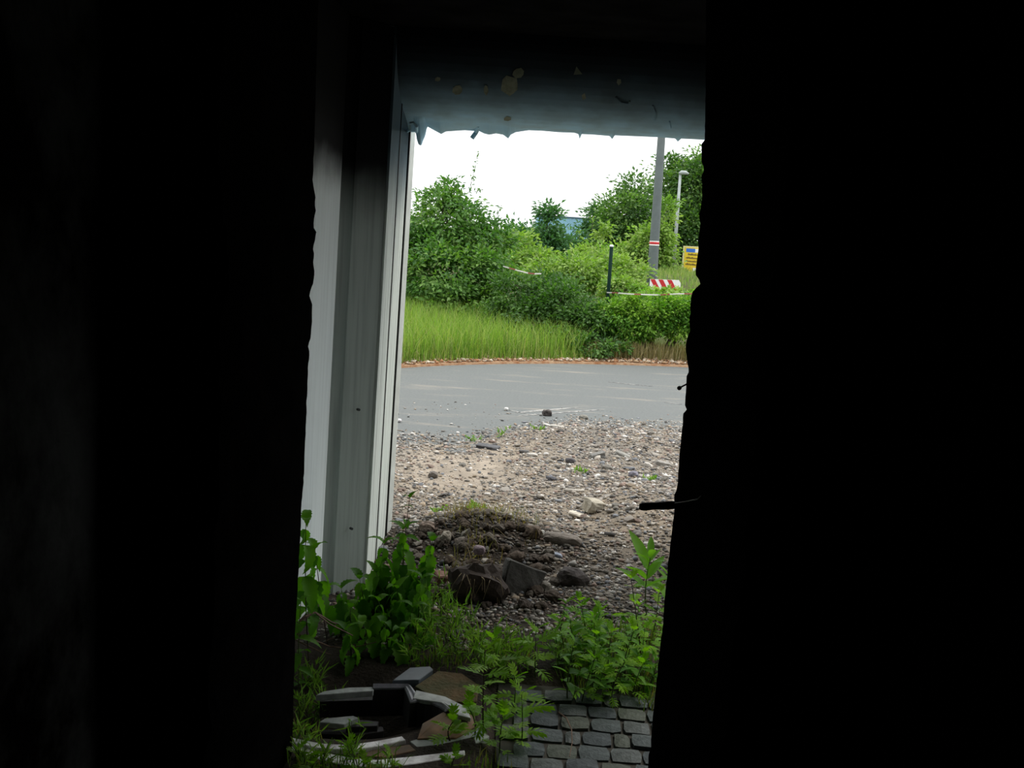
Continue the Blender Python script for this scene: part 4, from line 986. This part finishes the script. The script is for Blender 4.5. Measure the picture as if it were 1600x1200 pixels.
M_net = leaf_mat('nettle_leaf', (0.05, 0.15, 0.014), (0.11, 0.26, 0.02), .45)
M_mug = leaf_mat('mugwort_leaf', (0.12, 0.27, 0.018), (0.21, 0.37, 0.03), .45)
M_wil = leaf_mat('willowherb_leaf', (0.12, 0.28, 0.04), (0.17, 0.34, 0.055), .4)
M_stem = mat('green_stem', (0.09, 0.12, 0.04), 0.7, var=0.3, scale=30)
M_rstem = mat('dark_red_stem', (0.05, 0.03, 0.025), 0.7, var=0.3, scale=30)
ovate = lambda t: 0.205 * math.sin(math.pi * min(1, t * 1.02) ** 0.62) ** 0.9 if 0 < t < 0.98 else 0.004
lance = lambda t: 0.15 * math.sin(math.pi * t ** 0.85) ** 0.8 if 0 < t < 1 else 0.003
NET = [leaf_mesh('leaf', ovate, M_net, d, .2, 14, .13) for d in (0.7, 1.1, 1.4)]
WIL = [leaf_mesh('leaf', lance, M_wil, d, .2, 8) for d in (0.25, 0.5)]
MUG = [lobed_mesh('leaf', M_mug, d) for d in (0.2, 0.6)]
def plant(name, label, base, top, leaves, step, L, stem_M=None, group=None, cat='plant', rise=0.4, r=0.003, seed=0, opp=True, bare=0.15, bend=0.03, tipbias=0.5):
    rg = random.Random(seed); base = Vector(base); top = Vector(top)
    t = thing(name, label, cat, base, group)
    mid = base.lerp(top, .5) + Vector((rg.uniform(-bend, bend), rg.uniform(-bend, bend), 0)); N = 6; pts = []
    for i in range(N + 1):
        u = i / N; pts.append(base * (1-u)**2 + mid * 2*u*(1-u) + top * u*u)
    MB().tube(pts, [r * (1 - .6 * i / N) for i in range(N + 1)], 5).build('stem', stem_M or M_stem, t)
    Ls = (top - base).length; nn_ = max(3, int(Ls * (1 - bare) / step)); az = rg.uniform(0, 6.28)
    for k in range(nn_):
        u = bare + (1 - bare) * (k + .5) / nn_; q = base * (1-u)**2 + mid * 2*u*(1-u) + top * u*u
        az += (math.pi / 2 if opp else 2.4) + rg.uniform(-.3, .3)
        for s in ((0, math.pi) if opp else (0,)):
            o = bpy.data.objects.new('leaf', rg.choice(leaves)); COL.objects.link(o); o.parent = t; o.location = q - base
            sz = L * (1.0 - 0.5 * abs(u - (1 - tipbias)) ) * rg.uniform(.75, 1.2) * (0.6 if k == nn_ - 1 else 1); o.scale = (sz, sz, sz)
            o.rotation_euler = (rise * (0.4 + u) + rg.uniform(-.25, .25), rg.uniform(-.3, .3), az + s + rg.uniform(-.25, .25))
    for s in range(2):                                              # top tuft
        o = bpy.data.objects.new('leaf', rg.choice(leaves)); COL.objects.link(o); o.parent = t; o.location = top - base
        sz = L * .6; o.scale = (sz, sz, sz); o.rotation_euler = (1.0, 0, az + 1 + s * 3)
    return t
def px_plant(name, label, b_px, t_px, Y, *a, **k):
    b_ = P(b_px[0], b_px[1], Y); tt = P(t_px[0], t_px[1], Y - 0.02)
    b_.z = max(float(H(np.array(b_.x), np.array(b_.y))), -0.12) - 0.01
    return plant(name, label, b_, tt, *a, **k)
ORD = ['first','second','third','fourth','fifth','sixth','seventh','eighth','ninth','tenth','eleventh','twelfth','thirteenth','fourteenth','fifteenth','sixteenth','seventeenth','eighteenth','nineteenth','twentieth','twenty-first','twenty-second']
px_plant('nettle', 'tallest upright nettle, standing in front of the post edge strip', (628,1000), (640,778), 4.15, NET, .065, .085, M_rstem, seed=1, bare=.2, rise=.1)
px_plant('nettle', 'broad nettle with hanging leaves just right of the post flange', (612,1005), (630,828), 4.05, NET, .034, .15, M_stem, seed=2, rise=-.55)
px_plant('nettle', 'nettle with long hanging leaves right before the flange of the post', (590,1005), (600,850), 4.1, NET, .034, .15, M_stem, seed=10, rise=-.55)
px_plant('nettle', 'rightmost leaning nettle with drooping bright leaves', (640,1000), (676,846), 4.1, NET, .034, .14, M_rstem, seed=3, rise=-.65)
px_plant('nettle', 'low nettle right of the post, below the leaning one', (655,1010), (660,905), 3.95, NET, .035, .13, M_stem, seed=4, rise=-.5)
px_plant('nettle', 'nettle before the grey channel of the post', (570,1015), (562,905), 4.0, NET, .03, .16, M_stem, seed=5, rise=-.6)
px_plant('nettle', 'dark nettle before the foot of the post, left of the channel', (540,1015), (533,920), 3.9, NET, .03, .15, M_stem, seed=6, rise=-.5)
px_plant('nettle', 'tall nettle with big drooping leaves against the left jamb', (486,1035), (478,815), 3.5, NET, .05, .15, M_rstem, seed=7, rise=-.6, bare=.35)
px_plant('nettle', 'second tall nettle with big drooping leaves, right of the one against the jamb', (512,1030), (492,858), 3.75, NET, .05, .15, M_rstem, seed=9, rise=-.6, bare=.35)
px_plant('nettle', 'short nettle beside the left jamb below the tall drooping one', (470,1030), (470,940), 3.4, NET, .05, .085, M_stem, seed=8, rise=.0)
for k, (a, b_, c, d, Y) in enumerate(sorted([(590,1030,592,940,3.85),(618,1030,620,920,3.9),(555,1030,548,950,3.8),(604,1045,600,975,3.7),(575,1045,566,975,3.7),(632,1030,645,950,3.85),(585,1010,588,895,4.05),(602,1005,606,905,4.1),(648,1020,652,900,4.05),(660,1040,668,980,3.8),(545,1055,540,985,3.6),(625,1050,628,985,3.7)])):
    px_plant('nettle', 'shaded low nettle in the dark clump before the post, ' + ORD[k] + ' from the left', (a, b_), (c, d), Y, NET, .034, .135, M_stem, 'shaded nettles before the post', seed=20 + k, rise=-.5)
px_plant('willowherb', 'tall fresh willowherb with long upright leaves beside the right jamb', (1008,1000), (1016,872), 4.25, WIL, .035, .175, M_stem, seed=31, rise=.75, opp=True, bare=.45, r=.004, tipbias=.3)
px_plant('willowherb', 'willowherb half hidden behind the right jamb', (1040,990), (1045,900), 4.3, WIL, .04, .14, M_stem, seed=32, rise=.6, bare=.3)
px_plant('willowherb', 'spindly weed with a tall dark stem left of the willowherb', (998,1105), (986,905), 3.75, MUG, .05, .08, M_rstem, seed=33, rise=.3, bare=.3)
px_plant('mugwort', 'weed with thin dark stem and grey-green top at the left of the right-hand thicket', (930,1045), (913,968), 3.95, MUG, .035, .08, M_rstem, seed=34, rise=.3)
# mugworts in the middle
for (a, b_, c, d, Y, lab, sd) in [(752,1215,758,1015,3.1,'tall cut-leaved weed in the bottom middle with dark straight stem',41),(812,1200,815,1085,3.1,'thin pale-stemmed weed at the left edge of the cobbles',42),
      (703,1205,708,1128,3.05,'low cut-leaved weed growing over the pale grey sheet',43),(835,1090,838,985,3.6,'bright-topped weed in the middle with upright pale leaves',44),
      (790,1100,770,1000,3.55,'loose leafy weed left of the bright-topped weed',45),(738,1200,732,1105,3.1,'leafy weed left of the tall cut-leaved weed',46),(780,1205,786,1120,3.05,'leafy weed right of the tall cut-leaved weed',47),
      (800,1140,806,1060,3.35,'slim weed behind the thin pale-stemmed weed',48)]:
    px_plant('mugwort', lab, (a, b_), (c, d), Y, MUG, .032, .095, M_rstem if sd in (41, 43) else M_stem, seed=sd, rise=.35, opp=True)
rg_ = random.Random(99)
for k in range(34):
    y = rg_.uniform(1000, 1098); x = rg_.uniform(865, 1035); g_ = G(x, y, 0); h = rg_.uniform(.10, .24)
    plant('leafy_weed', 'leafy green weed in the thicket between cobbles and right jamb', (g_.x, g_.y, -.02), (g_.x + rg_.uniform(-.04, .04), g_.y - rg_.uniform(0, .04), h), MUG + WIL[:1] + NET[:1], .03, .078, M_stem, 'weeds of the right-hand thicket', seed=200 + k, rise=.35)
for k, x in enumerate(sorted(rg_.uniform(460, 720) for _ in range(6))):
    g_ = G(x, rg_.uniform(1188, 1230), 0); h = rg_.uniform(.045, .08)
    plant('low_weed', 'low leafy weed at the bottom edge before the white rails, ' + ORD[k] + ' from the left', (g_.x, g_.y, -.02), (g_.x, g_.y, h), MUG, .03, .07, M_stem, 'weeds in front of the white rails', seed=300 + k, rise=.35)
# narrow-leaved weeds
M_nar = attr_mat('narrow_leaves', 0.5, trans=.4, spec=.2, tcol=(1.2, 1.4, .4))
def narrow(name, label, base, h, n, seed, L=.06, wid=.0055, group=None, stems=3, spread=.03):
    rg = np.random.default_rng(seed); base = Vector(base); t = thing(name, label, 'weed', base, group); mb = MB(); PP = []
    for s in range(stems):
        a = rg.uniform(0, 6.28); tp_ = base + Vector((math.cos(a) * spread * 1.5, math.sin(a) * spread * 1.5, h * rg.uniform(.7, 1.05))); mb.tube([base, base.lerp(tp_, .5) + Vector((0, 0, .01)), tp_], [.0018, .0015, .0008], 4)
        for u in rg.uniform(.15, 1, n // stems): PP.append(base.lerp(tp_, u) - base)
    mb.build('stems', M_stem, t)
    pos = np.array(PP); m_ = len(pos); tip = rg.normal(size=(m_, 3)) * .7 + np.array([0, 0, .8]); nr = rg.normal(size=(m_, 3)) + np.array([0, 0, .6]); s = rg.uniform(.6, 1.3, m_) * L
    cols = np.array([(0.16,0.30,0.05),(0.22,0.36,0.07),(0.12,0.25,0.04)])
    V, F_, S_, C_ = leafcards(pos, tip, nr, s, np.full(m_, wid), cols[rg.integers(0, 3, m_)], .2)
    tag(link('leaves', raw_mesh('leaves', V, F_, S_, C_), M_nar, t), kind='stuff'); return t
def nar_px(name, lab, px, py, hpx, sd, group=None, **k):
    g_ = G(px, py, 0); z = max(float(H(np.array(g_.x), np.array(g_.y))), -.1); narrow(name, lab, (g_.x, g_.y, z - .01), hpx / F_PX * g_.y, (22 if sd >= 450 and sd < 470 else 36), sd, group=group, **k)
for k, (a, b_, h) in enumerate(sorted([(668,1000,70),(690,985,60),(655,1020,60),(700,1010,60),(715,1040,70),(735,1055,75),(750,1060,70),(770,1065,75),(790,1060,70),(740,1030,60),(680,1040,55),(760,1040,60),(665,985,75),(690,965,65),(775,1035,60),(800,1045,55),(712,985,55),(812,1050,60),(645,1045,45),(725,1010,50)])):
    nar_px('narrow_leaved_weed', 'narrow-leaved bright weed before the soil heap, ' + ORD[k] + ' from the left', a, b_, h, 400 + k, 'narrow-leaved weeds in front of the soil heap')
for k, (a, b_, h) in enumerate(sorted([(470,1090,70),(485,1085,60),(500,1092,65),(475,1060,50),(512,1080,45),(490,1060,45)])):
    nar_px('narrow_leaved_weed', 'narrow-leaved weed by the left jamb above the grey rail, ' + ORD[k] + ' from the left', a, b_, h, 430 + k, 'narrow-leaved weeds at the left jamb')
for k, (a, b_, h) in enumerate(sorted([(463,1160,50),(481,1165,45),(500,1205,45),(475,1205,50),(548,1185,70),(562,1215,45)])):
    nar_px('narrow_leaved_weed', 'narrow-leaved weed growing through the white rails, ' + ORD[k] + ' from the left', a, b_, h, 450 + k, 'narrow-leaved weeds in the front rails')
for k, (a, b_, h, lab) in enumerate([(757,798,10,'bright green weed tuft on the gravel, rightmost of the three above the soil heap'),(728,800,10,'green weed tuft in the middle of the three above the soil heap'),(680,808,12,'green weed tuft left of the other two above the soil heap'),
      (742,690,10,'pale weed tuft at the gravel edge by the dark slab'),(781,684,18,'single upright grass tuft at the gravel edge near the road'),(913,748,9,'dull green weed tuft in mid gravel left of the white chip'),(1016,762,8,'small green weed tuft above the iron bolt'),(843,678,8,'small weed tuft left of the long pale slate')]):
    nar_px('weed_tuft', lab, a, b_, h * 1.0, 480 + k, L=.035, wid=.010, spread=.05)
# thatch of low growth on the shaded ground
def reg2(poly):
    def f(rg, n):
        out = []
        while len(out) < n:
            a, b_ = poly[rg.integers(0, len(poly))]; g_ = G(a + rg.normal(0, 14), b_ + rg.normal(0, 10), 0); out.append((g_.x, g_.y))
        return np.array(out)
    return f
grass('heap_straw', 'dry straw and dead grass strewn over the soil heap', 420, reg2([(740,835),(760,845),(790,850),(720,850),(735,885),(820,850),(700,840),(760,880)]), H, .03, .09, [(0.24,0.18,0.09),(0.16,0.12,0.06),(0.20,0.19,0.08)], 74, .003, lean=1.1)
LOWG = [(0.10,0.19,0.03),(0.15,0.26,0.045),(0.20,0.19,0.09),(0.07,0.13,0.03)]
grass('ground_cover', 'thin grassy cover between nettles and soil heap', 500, reg2([(650,1010),(690,1000),(720,1030),(760,1040),(790,1030),(700,1040),(660,1040),(820,1030)]), H, .02, .06, LOWG, 71, .004, lean=.5)
grass('thicket_cover', 'thin grassy undergrowth of the right-hand thicket', 800, reg2([(880,1020),(920,1000),(960,1010),(1000,1010),(1030,1010),(900,1060),(950,1060),(1000,1070),(980,1040),(1020,1090)]), H, .03, .09, LOWG, 72, .005, lean=.5)
grass('rail_grass', 'thin grass around the white front rails', 220, reg2([(470,1200),(500,1210),(540,1210),(600,1210),(480,1110),(470,1150),(740,1210),(780,1200)]), H, .03, .08, LOWG, 73, .004, lean=.5)
